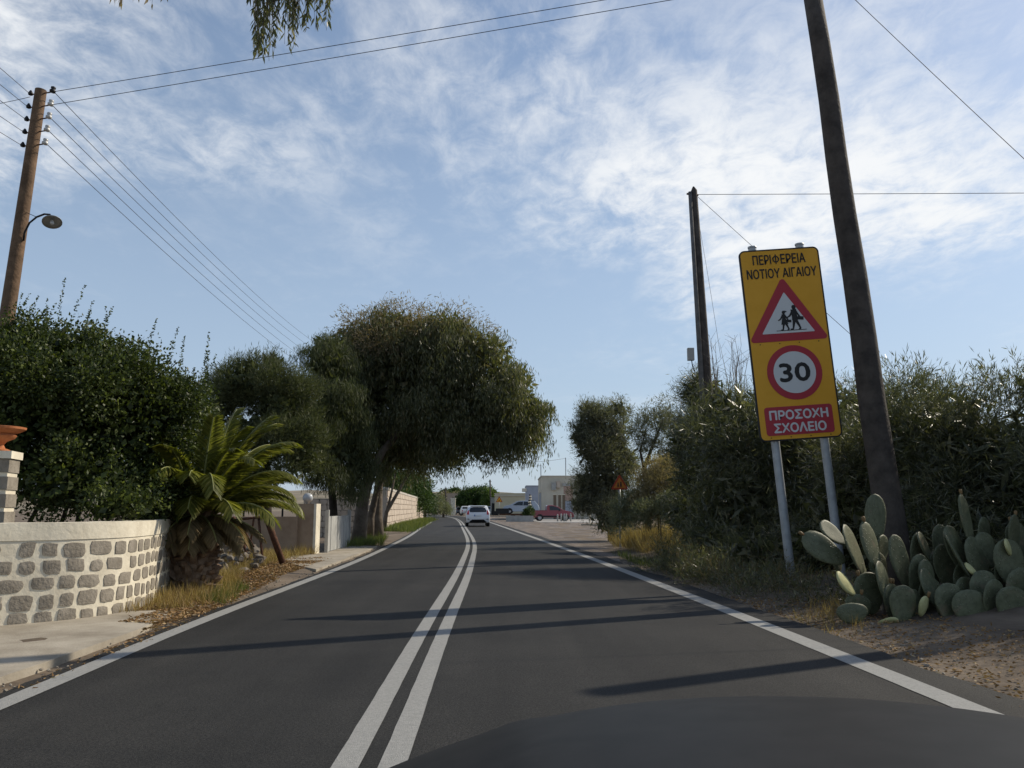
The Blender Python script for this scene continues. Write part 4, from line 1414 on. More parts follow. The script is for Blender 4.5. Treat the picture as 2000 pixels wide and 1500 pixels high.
specs = [(R(88), R(84), 2.2, 0.35), (R(200), R(78), 1.9, 0.7), (R(20), R(62), 2.1, 1.5), (R(-10), R(48), 2.1, 1.6), (R(5), R(34), 2.0, 1.7), (R(-35), R(58), 2.0, 1.7), (R(-60), R(52), 1.8, 1.9), (R(40), R(45), 2.2, 1.4),
         (R(60), R(60), 2.2, 1.2), (R(-20), R(22), 1.8, 1.4), (R(-80), R(36), 1.5, 1.8), (R(160), R(45), 1.7, 1.6), (R(190), R(30), 1.5, 1.5), (R(215), R(55), 1.6, 1.8), (R(245), R(48), 1.6, 2.0), (R(120), R(55), 2.0, 1.3),
         (R(140), R(35), 1.8, 1.4), (R(100), R(40), 2.0, 1.3), (R(25), R(24), 1.9, 1.2), (R(265), R(66), 1.8, 1.5), (R(-45), R(30), 1.6, 1.6), (R(10), R(70), 2.3, 1.1), (R(75), R(30), 1.9, 1.2), (R(300), R(74), 2.0, 1.0), (R(350), R(56), 2.4, 1.3)]
for az_, el_, ln_, dr_ in specs:
    frond(az_ + random.uniform(-.1, .1), el_, ln_ * 0.82, dr_, m=M_fr)
for k in range(18):
    frond(k * 2.39996 + 0.4, R(random.uniform(38, 80)), random.uniform(1.45, 2.0), random.uniform(0.9, 2.2), m=M_fr, leaf=random.uniform(0.3, 0.38))
for a in [(R(230), R(10), 1.1, 1.3), (R(-75), R(4), 1.0, 1.2), (R(-30), R(0), 1.1, 1.3), (R(5), R(-5), 1.0, 0.9), (R(-50), R(-12), 0.9, 0.9), (R(260), R(-8), 0.9, 1.2), (R(-95), R(-25), 0.8, 0.8), (R(-15), R(-25), 0.9, 0.9), (R(-65), R(-30), 0.75, 0.6), (R(285), R(-20), 0.9, 1.0), (R(20), R(-20), 0.9, 0.9), (R(240), R(-30), 0.7, 0.7)]:
    frond(*a, m=M_frd, leaf=0.28)

# ------------------------------------------------------------------ left: rendered garden wall, gate, iron frame
gw = thing('rendered_wall', 'tan rendered garden wall with a square end pillar under the trees', 'wall', (-7.3, 23.0, 0))
MB().box((-8.6, 22.95, 0.5), (5.1, 0.22, 1.14)).build('wall_body', M_tan, gw, world=True)
MB().box((-5.87, 23.2, 0.68), (0.50, 0.5, 1.5)).build('end_pillar', M_tan, gw, world=True)
MB().box((-5.585, 23.2, 0.68), (0.07, 0.512, 1.504)).build('white_edge', M_white, gw, world=True)
gl = MB().lathe([(0.05, 0), (0.05, 0.05), (0.10, 0.07), (0.14, 0.12), (0.15, 0.18), (0.13, 0.25), (0.08, 0.295), (0.02, 0.31)], 16).build('globe_lamp', mat('opal_glass', (0.42, 0.43, 0.43), rough=0.3, spec=0.5), None, True)
gl.location = (-5.87, 23.2, 1.428)
tag(gl, 'round opal globe lamp standing on the tan end pillar', 'lamp')
bw = thing('dark_rail', 'dark sloping rail set with white blocks behind the tan wall', 'railing', (-7.0, 25.4, 0))
r0, r1 = at(475, 975, 25.4), at(592, 999, 25.4)
MB().tube([r0, r1], 0.05, 6).build('rail', M_black, bw, world=True)
for k in range(7):
    p = r0.lerp(r1, 0.06 + 0.15 * k)
    ang = math.atan2(r1.z - r0.z, r1.x - r0.x)
    MB().box(p + Vector((0, -0.04, 0.02)), (0.19, 0.14, 0.10), Matrix.Rotation(-ang, 3, 'Y')).build('white_block', M_white, bw, world=True)
for k in range(4):
    p = r0.lerp(r1, 0.02 + 0.32 * k)
    MB().tube([(p.x, p.y, -0.1), p], 0.03, 6).build('rail_post', M_black, bw, world=True)
gt = thing('sheet_gate', 'pale grey sheet gate between the tan pillar and the eucalyptus trunks', 'gate', (-5.3, 25.4, 0))
ga, gb = Vector((-5.42, 23.75, 0)), Vector((-5.55, 27.6, 0))
n = 7
for k in range(n):
    p, q = ga.lerp(gb, k / n), ga.lerp(gb, (k + 0.94) / n)
    c = (p + q) / 2
    MB().box((c.x + (0.01 if k % 2 else 0), c.y, 0.56), (0.03, (q - p).length, 1.02), Matrix.Rotation(0.034, 3, 'Z')).build('panel', M_greyr, gt, world=True)
for p in (ga + Vector((0.02, -0.06, 0)), gb):
    MB().box((p.x, p.y, 0.58), (0.10, 0.10, 1.36)).build('gate_post', M_greyr, gt, world=True)
MB().box(((ga.x + gb.x) / 2 - 0.03, (ga.y + gb.y) / 2, 0.95), (0.03, 3.8, 0.05), Matrix.Rotation(0.034, 3, 'Z')).build('top_rail', M_greyr, gt, world=True)

rf = thing('iron_frame', 'rusty leaning iron frame of thin bars beside the palm', 'frame', gp(510, 1105))
FY = rf.location.y


def bar(pts, r, nm='bar'):
    q = [at(x, y, FY + dy) for x, y, dy in pts]
    MB().tube(q, r * 1.7, 7).build(nm, M_rust, rf, True, world=True)


bar([(456, 1010, 0), (496, 1118, -0.4)], 0.022)
bar([(504, 985, .2), (522, 1015, .2), (552, 1100, 0.2)], 0.045, 'post')
bar([(505, 1012, .2), (514, 1108, -0.1)], 0.018)
bar([(454, 1016, 0), (524, 1008, 0.2)], 0.018, 'cross_bar')
bar([(496, 1010, .1), (488, 1068, .3)], 0.014)
bar([(468, 1020, 0), (500, 1075, .2)], 0.012)
bar([(458, 1012, 0), (459, 1060, .1)], 0.02)

# near section of pale stone wall, and the long retaining wall beyond
sw = thing('rubble_wall', 'short pale rubble stone wall seen between the trunks and the grey gate', 'wall', (-8.0, 37.5, 0))
MB().box((-8.15, 37.6, 0.8), (3.0, 0.4, 1.9)).build('mortar', mat('wall_mortar', (0.24, 0.21, 0.17), (0.3, 0.26, 0.21), scale=3), sw, world=True)
for r_ in range(7):
    x = -9.62 + random.uniform(0, .15)
    while x < -6.75:
        w = random.uniform(0.22, 0.42)
        pts = rrect(w * 0.94, 0.235, 0.06, 2, x + w / 2, 0.06 + r_ * 0.255)
        pts = [(a + random.uniform(-.025, .025), b + random.uniform(-.02, .02)) for a, b in pts]
        mb = MB()
        mb.prism(pts, 37.42, 37.365 + random.uniform(-.02, .02), lambda u, v, d: (u, d, v))
        mb.build('stone', M_stone2, sw, world=True)
        x += w + 0.02

rw = thing('retaining_wall', 'long pale pinkish stone retaining wall with coping along the left verge', 'wall', (-9.5, 70, 0))
wa, wb = Vector((-7.75, 50.0, 0)), Vector((-12.3, 112, 0))
dirw = (wb - wa).normalized()
nw = Vector((dirw.y, -dirw.x, 0))
LWn = (wb - wa).length
mb = MB()
p = [wa, wb, wb - nw * 0.5, wa - nw * 0.5]
ht = [2.45, 2.45, 2.45, 2.45]
mb.add([(q.x, q.y, -0.1) for q in p] + [(q.x, q.y, 2.42) for q in p], [(0, 1, 2, 3), (4, 7, 6, 5), (0, 4, 5, 1), (1, 5, 6, 2), (2, 6, 7, 3), (3, 7, 4, 0)])
mb.build('wall_core', mat('pale_mortar', (0.36, 0.30, 0.24), (0.45, 0.38, 0.31), scale=3, rough=0.9), rw, world=True)
shared = []
for v_ in range(5):
    mb = MB()
    pts = rrect(1, 1, 0.16, 2)
    pts = [(a + random.uniform(-.05, .05), b + random.uniform(-.05, .05)) for a, b in pts]
    mb.prism(pts, -0.03, 0.03 + 0.012 * v_ * 0.3, lambda u, v, d: (d, u, v))
    me = bpy.data.meshes.new('stone')
    me.from_pydata(mb.v, [], mb.f)
    me.materials.append(M_stone2)
    shared.append(me)
cnt = 0
s = 0.0
big = MB()
while s < LWn - 1:
    wdt = 0.62 if s < 30 else 1.0
    for r_ in range(6):
        w = wdt * random.uniform(0.75, 1.05)
        c = wa + dirw * (s + wdt * (0.5 + 0.25 * (r_ % 2))) + nw * 0.02
        if cnt < 290:
            o = bpy.data.objects.new('stone', random.choice(shared))
            COL.objects.link(o)
            o.parent = rw
            o.location = Vector((c.x, c.y, 0.22 + r_ * 0.40)) - rw.location
            o.rotation_euler = (0, 0, math.atan2(nw.y, nw.x))
            o.scale = (1, wdt * 0.93, 0.37)
            cnt += 1
        else:
            big.box((c.x, c.y, 0.22 + r_ * 0.40), (0.06, wdt * 0.93, 0.37), Matrix.Rotation(math.atan2(nw.y, nw.x), 3, 'Z'))
    s += wdt
if big.v:
    tag(big.build('far_stones', M_stone2, rw, world=True), kind='stuff')
mb = MB()
p = [wa + nw * 0.08, wb + nw * 0.08, wb - nw * 0.58, wa - nw * 0.58]
mb.add([(q.x, q.y, 2.425) for q in p] + [(q.x, q.y, 2.58) for q in p], [(0, 1, 2, 3), (4, 7, 6, 5), (0, 4, 5, 1), (1, 5, 6, 2), (2, 6, 7, 3), (3, 7, 4, 0)])
mb.build('coping', mat('pale_coping', (0.42, 0.38, 0.33), (0.52, 0.47, 0.40), scale=2), rw, world=True)
lg = gp(571 * 0 + 709, 1019)
gl2 = thing('garden_lamp', 'small white globe lamp on a short post by the eucalyptus trunks', 'lamp', (at(711, 1020, 31.5).x, 31.5, 0))
MB().tube([(0, 0, -0.1), (0, 0, 0.62)], 0.05, 8).build('post', M_white, gl2, True)
MB().lathe([(0.04, 0.6), (0.11, 0.66), (0.13, 0.74), (0.10, 0.84), (0.02, 0.88)], 12).build('globe', MATS['opal_glass'], gl2, True)

# ------------------------------------------------------------------ far end of the street
BT = [blob(800, 965, 95, 42, 32, 3.5), blob(828, 968, 98, 24, 24, 2.6), blob(780, 945, 92, 30, 22, 3), blob(770, 985, 90, 40, 24, 3)]
tree('pine_tree', 'rounded green pine tree rising behind the long retaining wall', Vector((-11.9, 96, 0)), BT, 2200, 12, 0.35, 0.34, 0.10, M_pine, [([(-11.9, 96, -0.2), (-12, 96, 2.2)], 0.2, 0.12), ([(-12, 96, 2.2), (-13.5, 95, 3.6)], 0.12, 0.06)], M_barkd, fill=0.8, fillL=0.7)
BT = [blob(858, 986, 118, 17, 14, 1.6), blob(848, 991, 116, 14, 11, 1.4), blob(869, 993, 120, 9, 9, 1.2)]
tree('olive_tree', 'pale grey-green olive tree where the road bends', Vector((-10.0, 118, 0)), BT, 900, 11, 0.25, 0.28, 0.09, M_olv, [([(-10, 118, -0.2), (-10, 118, 1.6)], 0.2, 0.1)], M_bark, fill=0.8, fillL=0.5)
BT = [blob(920, 975, 172, 26, 15, 3), blob(945, 972, 172, 22, 16, 3), blob(905, 978, 172, 14, 13, 2.4)]
tree('dark_tree', 'broad dark round-topped tree above the parked cars', Vector((-7.5, 172, 0)), BT, 1100, 12, 0.4, 0.45, 0.18, M_pine, [([(-7.5, 172, -0.2), (-7.6, 172, 2.2)], 0.3, 0.22)], M_barkd, fill=0.9, fillL=0.9)
BT = [blob(957, 972, 168, 9, 15, 1.6), blob(950, 985, 168, 8, 8, 1.4)]
tree('green_tree', 'small bright green tree beside the broad dark tree', Vector((-4.7, 168, 0)), BT, 420, 12, 0.3, 0.4, 0.18, leafmat('fresh_leaf', [(0, (0.06, 0.10, 0.02)), (1, (0.13, 0.18, 0.045))]), [([(-4.7, 168, -0.2), (-4.7, 168, 2)], 0.16, 0.1)], M_barkd, fill=0.6, fillL=0.7)
for k, (px, py, Y, r, rz) in enumerate(((888, 962, 330, 11, 6), (925, 963, 340, 13, 6), (958, 966, 330, 8, 5), (870, 966, 320, 9, 5))):
    g = at(px, 990, Y)
    tree('umbrella_pine', ['dark umbrella pine on the far hill above the olive tree', 'wide dark umbrella pine on the far hill above the broad dark tree', 'small dark pine on the far hill above the warning sign', 'low dark pine on the far hill beside the retaining wall end'][k],
         Vector((g.x, Y, 0)), [blob(px, py, Y, r, rz, 2.4), blob(px - r * .5, py + 1, Y, r * .7, rz * .7, 2)], 380, 10, 0.5, 0.8, 0.35, M_pine, [([(g.x, Y, -0.5), (g.x, Y, at(px, py, Y).z)], 0.35, 0.2)], M_barkd, fill=0.8, fillL=1.5, cat='tree')
hb = []
for k in range(26):
    px = random.uniform(858, 968)
    Yh = random.uniform(250, 300)
    hb.append(blob(px, random.uniform(970, 984), Yh, random.uniform(6, 11), random.uniform(5, 8), 2.5))
P, d = crown_points(hb, 4200, 0.4, 0.2)
tag(quads('far_scrub', bushy(P, d, 4, 0.5, 0.9, 0.4), leafmat('scrub_leaf', [(0, (0.09, 0.085, 0.05)), (1, (0.23, 0.19, 0.13))]), None), 'tan and green scrub covering the far slope', 'scrub', kind='stuff')


def far_pole(name, label, px, ytop, ybase, Y, r, arm=None):
    t = thing(name, label, 'utility pole', (at(px, 990, Y).x, Y, 0))
    top = at(px, ytop, Y)
    MB().tube([(t.location.x + 0.2, Y, -0.2), top], [r * 1.25, r], 8).build('shaft', M_wood2, t, True, world=True)
    MB().box(top + Vector((0, 0, -0.35)), (1.1 if arm is None else arm, 0.1, 0.1)).build('cross_arm', M_wood2, t, world=True)
    return top


t1 = far_pole('far_pole', 'wooden pole standing at the end of the long retaining wall', 828, 922, 1008, 104, 0.12, 0.7)
MB().tube([(at(826, 980, 103.6).x + 0.2, 103.6, -0.1), at(830, 975, 103.6)], 0.14, 8)
t2 = far_pole('far_pole', 'slim pole in front of the olive tree at the bend', 870, 953, 1002, 150, 0.13, 0.5)
t3 = far_pole('far_pole', 'tall pole rising beside the broad dark tree', 957, 937, 1002, 165, 0.15, 0.6)


# ---- buildings
def building(name, label, loc, w, dpt, h, m, trim=None, rotz=0.0):
    b = thing(name, label, 'building', loc, rotz)
    MB().box((w / 2, dpt / 2, h / 2), (w, dpt, h)).build('wall', m, b)
    MB().box((w / 2, dpt / 2, h + 0.06), (w + 0.16, dpt + 0.16, 0.12)).build('roof_parapet', trim or m, b)
    return b


M_cream = mat('cream_render', (0.50, 0.455, 0.36), (0.58, 0.53, 0.43), scale=0.8, rough=0.9)
M_yell = mat('pale_yellow_render', (0.50, 0.45, 0.31), (0.57, 0.52, 0.37), scale=0.6, rough=0.9)
M_blue = mat('blue_grey_render', (0.34, 0.365, 0.42), (0.42, 0.44, 0.49), scale=0.8, rough=0.9)
M_pinkp = mat('pink_panel', (0.42, 0.29, 0.23), rough=0.8)
M_door = mat('brown_door', (0.17, 0.125, 0.085), rough=0.6)
cl_ = at(1058, 1006, 97)
cb = building('shop_building', 'cream flat-roofed shop with sign boxes behind the red pickup', (cl_.x, 97, 0), 9.0, 12.0, 5.1, M_cream)


def onf(b, name, x0, x1, z0, z1, m, dep=0.06, par=None, y=0.0):
    return MB().box(((x0 + x1) / 2, y - dep / 2 + 0.02, (z0 + z1) / 2), (x1 - x0, dep, z1 - z0)).build(name, m, par or b)


for x in (1.42, 2.0, 2.5):
    dr = onf(cb, 'door', x, x + 0.34, 0.05, 2.9, M_door)
    onf(cb, 'door_frame', x - 0.06, x + 0.40, 2.9, 3.0, M_white, 0.1, dr)
onf(cb, 'sign_box', 1.2, 1.72, 3.5, 4.35, M_greyr, 0.5)
onf(cb, 'sign_box', 1.78, 2.25, 3.75, 4.55, M_stone2, 0.4)
onf(cb, 'pink_panel', 2.65, 3.75, 2.25, 3.95, M_pinkp, 0.05)
onf(cb, 'lintel_band', 2.5, 3.9, 3.97, 4.3, M_greyr, 0.08)
onf(cb, 'grey_plinth', 2.7, 3.75, 0.1, 2.2, M_blue, 0.05)
for x in (3.8, 4.35):
    onf(cb, 'pilaster', x, x + 0.32, 0.05, 4.2, M_cream, 0.3)
onf(cb, 'window', 4.2, 4.36, 0.6, 3.2, M_glass, 0.05)
for k in range(3):
    w_ = MB().box((-0.01, 2.2 + 3.0 * k, 1.7), (0.08, 1.2, 3.0)).build('side_door', M_blue, cb)
    MB().box((-0.03, 2.2 + 3.0 * k, 3.3), (0.10, 1.5, 0.16)).build('side_lintel', M_white, cb)
for x_, zt, lab in ((at(1057, 920, 97).x - cl_.x, at(1057, 907, 97).z, 'a'), (at(1106, 920, 97).x - cl_.x, at(1106, 893, 97).z, 'b')):
    MB().tube([(x_, 1.0, 5.0), (x_, 1.0, zt)], 0.06, 6).build('roof_mast', M_steel, cb)
wire('overhead_wire', 'thin wire strung to the taller mast on the cream shop roof', at(880, 890, 80), (at(1106, 894, 97).x, 98, at(1106, 894, 97).z), 0.6, 0.03)
wire('overhead_wire', 'thin wire strung to the shorter mast on the cream shop roof', at(880, 902, 80), (at(1057, 908, 97).x, 98, at(1057, 908, 97).z), 0.5, 0.03)
gb_ = building('grey_building', 'blue-grey flat-roofed building beyond the cream shop', (at(1028, 1000, 128).x, 128, 0), 8, 10, 4.8, M_blue)
onf(gb_, 'window', 0.5, 1.2, 1.2, 2.6, M_glass)
MB().box((-0.3, 1.2, 4.2), (0.7, 2.6, 0.5)).build('canopy', M_white, gb_)
yb = building('yellow_building', 'long low pale yellow building at the end of the street', (at(966, 1000, 150).x, 150, 0), 7.5, 8, 4.0, M_yell)
onf(yb, 'roof_edge', -0.1, 7.6, 3.55, 3.75, M_cream, 0.2)
db = building('garage_shed', 'small dark-doored garage shed left of the pale yellow building', (at(958, 1000, 158).x, 158, 0), 1.5, 6, 3.3, M_greyr)
onf(db, 'door', 0.25, 1.0, 0.05, 2.3, M_black)
hb_ = building('hill_house', 'tan wall of a house on the slope behind the parked cars', (at(873, 1000, 215).x, 215, 0), 8.0, 8, 5.2, mat('dusty_render', (0.33, 0.26, 0.20), (0.40, 0.32, 0.25), scale=0.7, rough=0.9))
onf(hb_, 'window', 2.0, 3.0, 2.2, 3.6, M_glass)
onf(hb_, 'white_steps', 0.2, 2.2, 0.0, 1.9, M_white, 2.2)
wp = thing('white_pillar', 'slim white gate pillar by the road bend', 'pillar', (at(885, 1000, 165).x, 165, 0))
MB().box((0, 0, 1.6), (0.9, 0.6, 3.3)).build('shaft', M_white, wp)
MB().box((0, 0, 3.32), (1.1, 0.8, 0.16)).build('cap', M_white, wp)


# ---- warning triangles
def tri_sign(name, label, px, pyc, Y, side, face, m_face, kids):
    c = at(px, pyc, Y)
    t = thing(name, label, 'road sign', (c.x, Y, 0))
    MB().tube([(0, 0.05, -0.2), (0, 0.05, c.z + side * 0.3)], 0.035, 8).build('post', M_steel, t, True)
    h = side * 0.866
    tr_ = rtri(side / 2, c.z + h * 0.6, c.z - h * 0.4, side * 0.05)
    mb = MB()
    mb.prism(tr_, 0.0, -0.02, lambda u, v, d: (u, d, v))
    mb.build('border', mat('dull_sign_red', (0.36, 0.05, 0.02), rough=0.6), t)
    tr_ = rtri(side * 0.36, c.z + h * 0.6 - side * 0.19, c.z - h * 0.4 + side * 0.085, side * 0.02)
    mb = MB()
    mb.prism(tr_, -0.021, -0.026, lambda u, v, d: (u, d, v))
    f = mb.build('field', m_face, t)
    mb = MB()
    zc = c.z - h * 0.4 + side * 0.12
    if kids:
        for kx, ks in ((-0.09, 0.26), (0.07, 0.32)):
            s_ = side * ks
            x = side * kx
            hd = [(x + s_ * .13 * math.cos(a), zc + s_ * (0.88 + .13 * math.sin(a))) for a in np.linspace(0, 2 * math.pi, 9, endpoint=False)]
            mb.prism(hd, -0.027, -0.031, lambda u, v, d: (u, d, v))
            mb.prism([(x - s_ * .16, zc + s_ * .3), (x + s_ * .16, zc + s_ * .3), (x + s_ * .1, zc + s_ * .74), (x - s_ * .1, zc + s_ * .74)], -0.027, -0.0315, lambda u, v, d: (u, d, v))
            for q in (-1, 1):
                mb.prism([(x, zc + s_ * .3), (x + q * s_ * .1, zc + s_ * .3), (x + q * s_ * .2, zc), (x + q * s_ * .1, zc)], -0.027, -0.032, lambda u, v, d: (u, d, v))
    else:
        mb.prism([(-side * .10, zc + side * .02), (side * .10, zc + side * .02), (side * .04, zc + side * .16), (side * .01, zc + side * .26), (-side * .04, zc + side * .22)], -0.027, -0.032, lambda u, v, d: (u, d, v))
    mb.build('symbol', M_sbk, f)
    return t


M_ora = mat('faded_orange', (0.50, 0.17, 0.025), rough=0.6)
tri_sign('warning_sign', 'orange triangular children warning sign in front of the dark tamarisk', 1210, 944, 25.5, 0.56, None, M_ora, True)
tri_sign('warning_sign', 'small yellow triangular warning sign on a thin post by the pale yellow building', 975, 976, 118, 1.0, None, M_yel, False)

# ------------------------------------------------------------------ vehicles
def paint(name, c, rough=0.25):
    m = mat(name, c, rough=rough, spec=0.5)
    m.node_tree.nodes['Principled BSDF'].inputs['Coat Weight'].default_value = 0.4
    return m


def vehicle(name, label, cat, loc, rotz, W, prof, belt, tumble, m, wheels, side_win=(), rear_win=None, front_win=None, tails=(), heads=(), plate_=None, bumper=None, z0=0.0, wr=0.3, group=None):
    t = thing(name, label, cat, loc, rotz, group)

    def hw(z):
        return W / 2 - tumble * max(0, z - belt) - 0.10 * max(0, 0.45 - z)
    cy = sum(p[0] for p in prof) / len(prof)
    cz = sum(p[1] for p in prof) / len(prof)
    mb = MB()
    n = len(prof)
    vs, fs = [], []
    for f, inset in ((0.972, 0.0), (0.992, 0.025), (1.0, 0.09)):
        vs += [(-(hw(z) - inset), cy + (y - cy) * f, cz + (z - cz) * f) for y, z in prof]
    for f, inset in ((1.0, 0.09), (0.992, 0.025), (0.972, 0.0)):
        vs += [((hw(z) - inset), cy + (y - cy) * f, cz + (z - cz) * f) for y, z in prof]
    for r in range(5):
        for k in range(n):
            fs.append((r * n + k, r * n + (k + 1) % n, (r + 1) * n + (k + 1) % n, (r + 1) * n + k))
    fs += [tuple(range(n)), tuple(reversed(range(5 * n, 6 * n)))]
    mb.add(vs, fs)
    mb.build('body', m, t, 30)

    def edge_y(z, rear):
        ys = []
        for i in range(n):
            (y0, za), (y1, zb) = prof[i], prof[(i + 1) % n]
            if (za - z) * (zb - z) <= 0 and za != zb:
                ys.append(y0 + (y1 - y0) * (z - za) / (zb - za))
        return min(ys) if rear else max(ys)
    for poly in side_win:
        for s in (-1, 1):
            mb = MB()
            mb.prism(poly, 0.012, -0.03, lambda u, v, d: (s * (hw(v) + d), u, v))
            mb.build('side_window', M_glass, t)

    def face(poly, rear, nm, mm, th=0.012, par=None):
        q = -1 if rear else 1
        # subdivide so that the pane follows the body
        out = []
        for i in range(len(poly)):
            a, b = Vector(poly[i]), Vector(poly[(i + 1) % len(poly)])
            k = max(1, int((b - a).length / 0.12))
            out += [a.lerp(b, j / k) for j in range(k)]
        mb = MB()
        mb.prism([(p.x, p.y) for p in out], th, -0.03, lambda u, v, d: (u, edge_y(v, rear) + q * d, v))
        return mb.build(nm, mm, par or t)
    if rear_win:
        face(rear_win, True, 'rear_window', M_glass)
    if front_win:
        face(front_win, False, 'windscreen', M_glass)
    for poly in tails:
        for s in (-1, 1):
            face([(s * a, b) for a, b in poly], True, 'taillight', M_red, 0.025)
    for poly in heads:
        for s in (-1, 1):
            face([(s * a, b) for a, b in poly], False, 'headlight', M_lamp, 0.025)
    if plate_:
        x, z, rear = plate_
        np_ = face([(x - 0.26, z - 0.06), (x + 0.26, z - 0.06), (x + 0.26, z + 0.06), (x - 0.26, z + 0.06)], rear, 'number_plate', M_swh, 0.035)
        face([(x - 0.26, z - 0.06), (x - 0.20, z - 0.06), (x - 0.20, z + 0.06), (x - 0.26, z + 0.06)], rear, 'plate_band', mat('plate_blue', (0.03, 0.09, 0.35), rough=0.4), 0.039, np_)
    if bumper:
        for poly, rear in bumper:
            face(poly, rear, 'bumper', M_black, 0.03)
    for (y, r) in wheels:
        for s in (-1, 1):
            MM = Matrix.Rotation(R(90), 3, 'Y')
            c = (s * (W / 2 - 0.105), y, r)
            wl_ = MB().lathe([(r * 0.62, -0.10), (r * 0.95, -0.10), (r, -0.07), (r, 0.07), (r * 0.95, 0.10), (r * 0.62, 0.10)], 20, c, MM).build('wheel', M_tyre, t, 40)
            MB().lathe([(r * 0.60, -0.103), (r * 0.56, -0.085), (r * 0.2, -0.07), (r * 0.2, 0.07), (r * 0.56, 0.085), (r * 0.60, 0.103)], 16, c, MM).build('rim', M_rim, wl_, 40)
            # dark arch behind the wheel
            mb = MB()
            arch = [(y + (r + 0.05) * math.cos(a), r + (r + 0.05) * math.sin(a)) for a in np.linspace(-0.3, math.pi + 0.3, 12)]
            mb.prism(arch, 0.006, -0.02, lambda u, v, d: (s * (hw(v) + d), u, v))
            mb.build('wheel_arch', M_black, t)
    return t


# white hatchback ahead
fp = Vector((-2.58, 60.0, 0.012))
prof = [(-1.90, 0.30), (-1.97, 0.42), (-1.99, 0.60), (-1.95, 0.78), (-1.90, 0.95), (-1.78, 1.12), (-1.55, 1.38), (-1.40, 1.455), (-0.9, 1.49), (-0.1, 1.48), (0.4, 1.42), (1.15, 1.02), (1.75, 0.88), (1.95, 0.68), (1.98, 0.40), (1.85, 0.25), (-1.7, 0.25)]
fh = vehicle('white_hatchback', 'white hatchback with red tail lights driving ahead in the right lane', 'car', fp, R(4), 1.72, prof, 0.9, 0.30, paint('white_car_paint', (0.72, 0.73, 0.74)), [(-1.25, 0.30), (1.22, 0.30)],
             side_win=[[(-1.2, 0.98), (-1.15, 1.34), (-0.35, 1.38), (-0.3, 0.95)], [(-0.22, 0.95), (-0.25, 1.38), (0.3, 1.34), (0.85, 0.98)]],
             rear_win=[(-0.56, 1.02), (0.56, 1.02), (0.62, 1.12), (0.53, 1.33), (0.3, 1.365), (-0.3, 1.365), (-0.53, 1.33), (-0.62, 1.12)],
             tails=[[(0.64, 0.85), (0.79, 0.86), (0.74, 1.10), (0.66, 1.17), (0.64, 1.0)]], plate_=(0, 0.79, True),
             bumper=[([(-0.60, 0.29), (0.60, 0.29), (0.60, 0.36), (0.42, 0.50), (-0.42, 0.50), (-0.60, 0.36)], True), ([(0.62, 0.50), (0.76, 0.52), (0.74, 0.56), (0.62, 0.55)], True), ([(-0.62, 0.50), (-0.76, 0.52), (-0.74, 0.56), (-0.62, 0.55)], True)])
MB().box((0, -1.50, 1.45), (1.05, 0.24, 0.03)).build('spoiler', MATS['white_car_paint'], fh)
for s in (-1, 1):
    MB().box((s * 0.93, 0.55, 1.0), (0.18, 0.10, 0.13)).build('door_mirror', MATS['white_car_paint'], fh)
# white pickup further on (seen from behind)
profp = [(-2.4, 0.45), (-2.45, 0.62), (-2.43, 1.0), (-2.40, 1.12), (-0.75, 1.14), (-0.70, 1.62), (-0.55, 1.72), (0.35, 1.70), (1.05, 1.14), (2.1, 1.0), (2.3, 0.8), (2.32, 0.5), (2.2, 0.35), (-2.2, 0.35)]
vehicle('white_pickup', 'white pickup standing on the road beyond the white hatchback', 'pickup', (at(909, 1005, 150).x, 150, 0.012), R(8), 1.75, profp, 1.1, 0.28, MATS['white_car_paint'], [(-1.5, 0.34), (1.4, 0.34)],
        side_win=[[(-0.55, 1.14), (-0.5, 1.58), (0.25, 1.58), (0.75, 1.16)]], rear_win=[(-0.66, 1.2), (0.66, 1.2), (0.58, 1.6), (-0.58, 1.6)], tails=[[(0.68, 0.72), (0.82, 0.72), (0.82, 1.0), (0.68, 1.0)]], plate_=(0, 0.6, True), bumper=[([(-0.85, 0.46), (0.85, 0.46), (0.85, 0.56), (-0.85, 0.56)], True)])
profs = [(-2.2, 0.4), (-2.25, 0.9), (-2.15, 1.1), (-1.9, 1.65), (-1.6, 1.72), (0.3, 1.70), (1.05, 1.12), (2.0, 0.98), (2.2, 0.75), (2.22, 0.45), (2.1, 0.3), (-2.1, 0.3)]
vehicle('silver_van', 'silver van parked facing the road under the small green tree', 'van', (at(953, 1003, 160).x, 160, 0.012), R(172), 1.8, profs, 1.05, 0.26, paint('silver_paint', (0.50, 0.51, 0.52)), [(-1.4, 0.34), (1.35, 0.34)],
        side_win=[[(-1.8, 1.1), (-1.7, 1.55), (0.2, 1.55), (0.75, 1.12)]], front_win=[(-0.66, 1.16), (0.66, 1.16), (0.58, 1.58), (-0.58, 1.58)], heads=[[(0.55, 0.72), (0.82, 0.72), (0.82, 0.9), (0.55, 0.88)]], plate_=(0, 0.55, False), bumper=[([(-0.85, 0.36), (0.85, 0.36), (0.85, 0.48), (-0.85, 0.48)], False)])
vehicle('dark_car', 'dark grey car parked at the bend left of the white pickup', 'car', (at(894, 1004, 172).x, 172, 0.012), R(20), 1.72, prof, 0.9, 0.30, paint('dark_car_paint', (0.06, 0.065, 0.07)), [(-1.25, 0.30), (1.22, 0.30)],
        side_win=[[(-1.2, 0.98), (-1.15, 1.34), (-0.35, 1.38), (-0.3, 0.95)], [(-0.22, 0.95), (-0.25, 1.38), (0.3, 1.34), (0.85, 0.98)]], rear_win=[(-0.56, 1.02), (0.56, 1.02), (0.5, 1.36), (-0.5, 1.36)], tails=[[(0.64, 0.85), (0.79, 0.86), (0.74, 1.10), (0.66, 1.10)]])
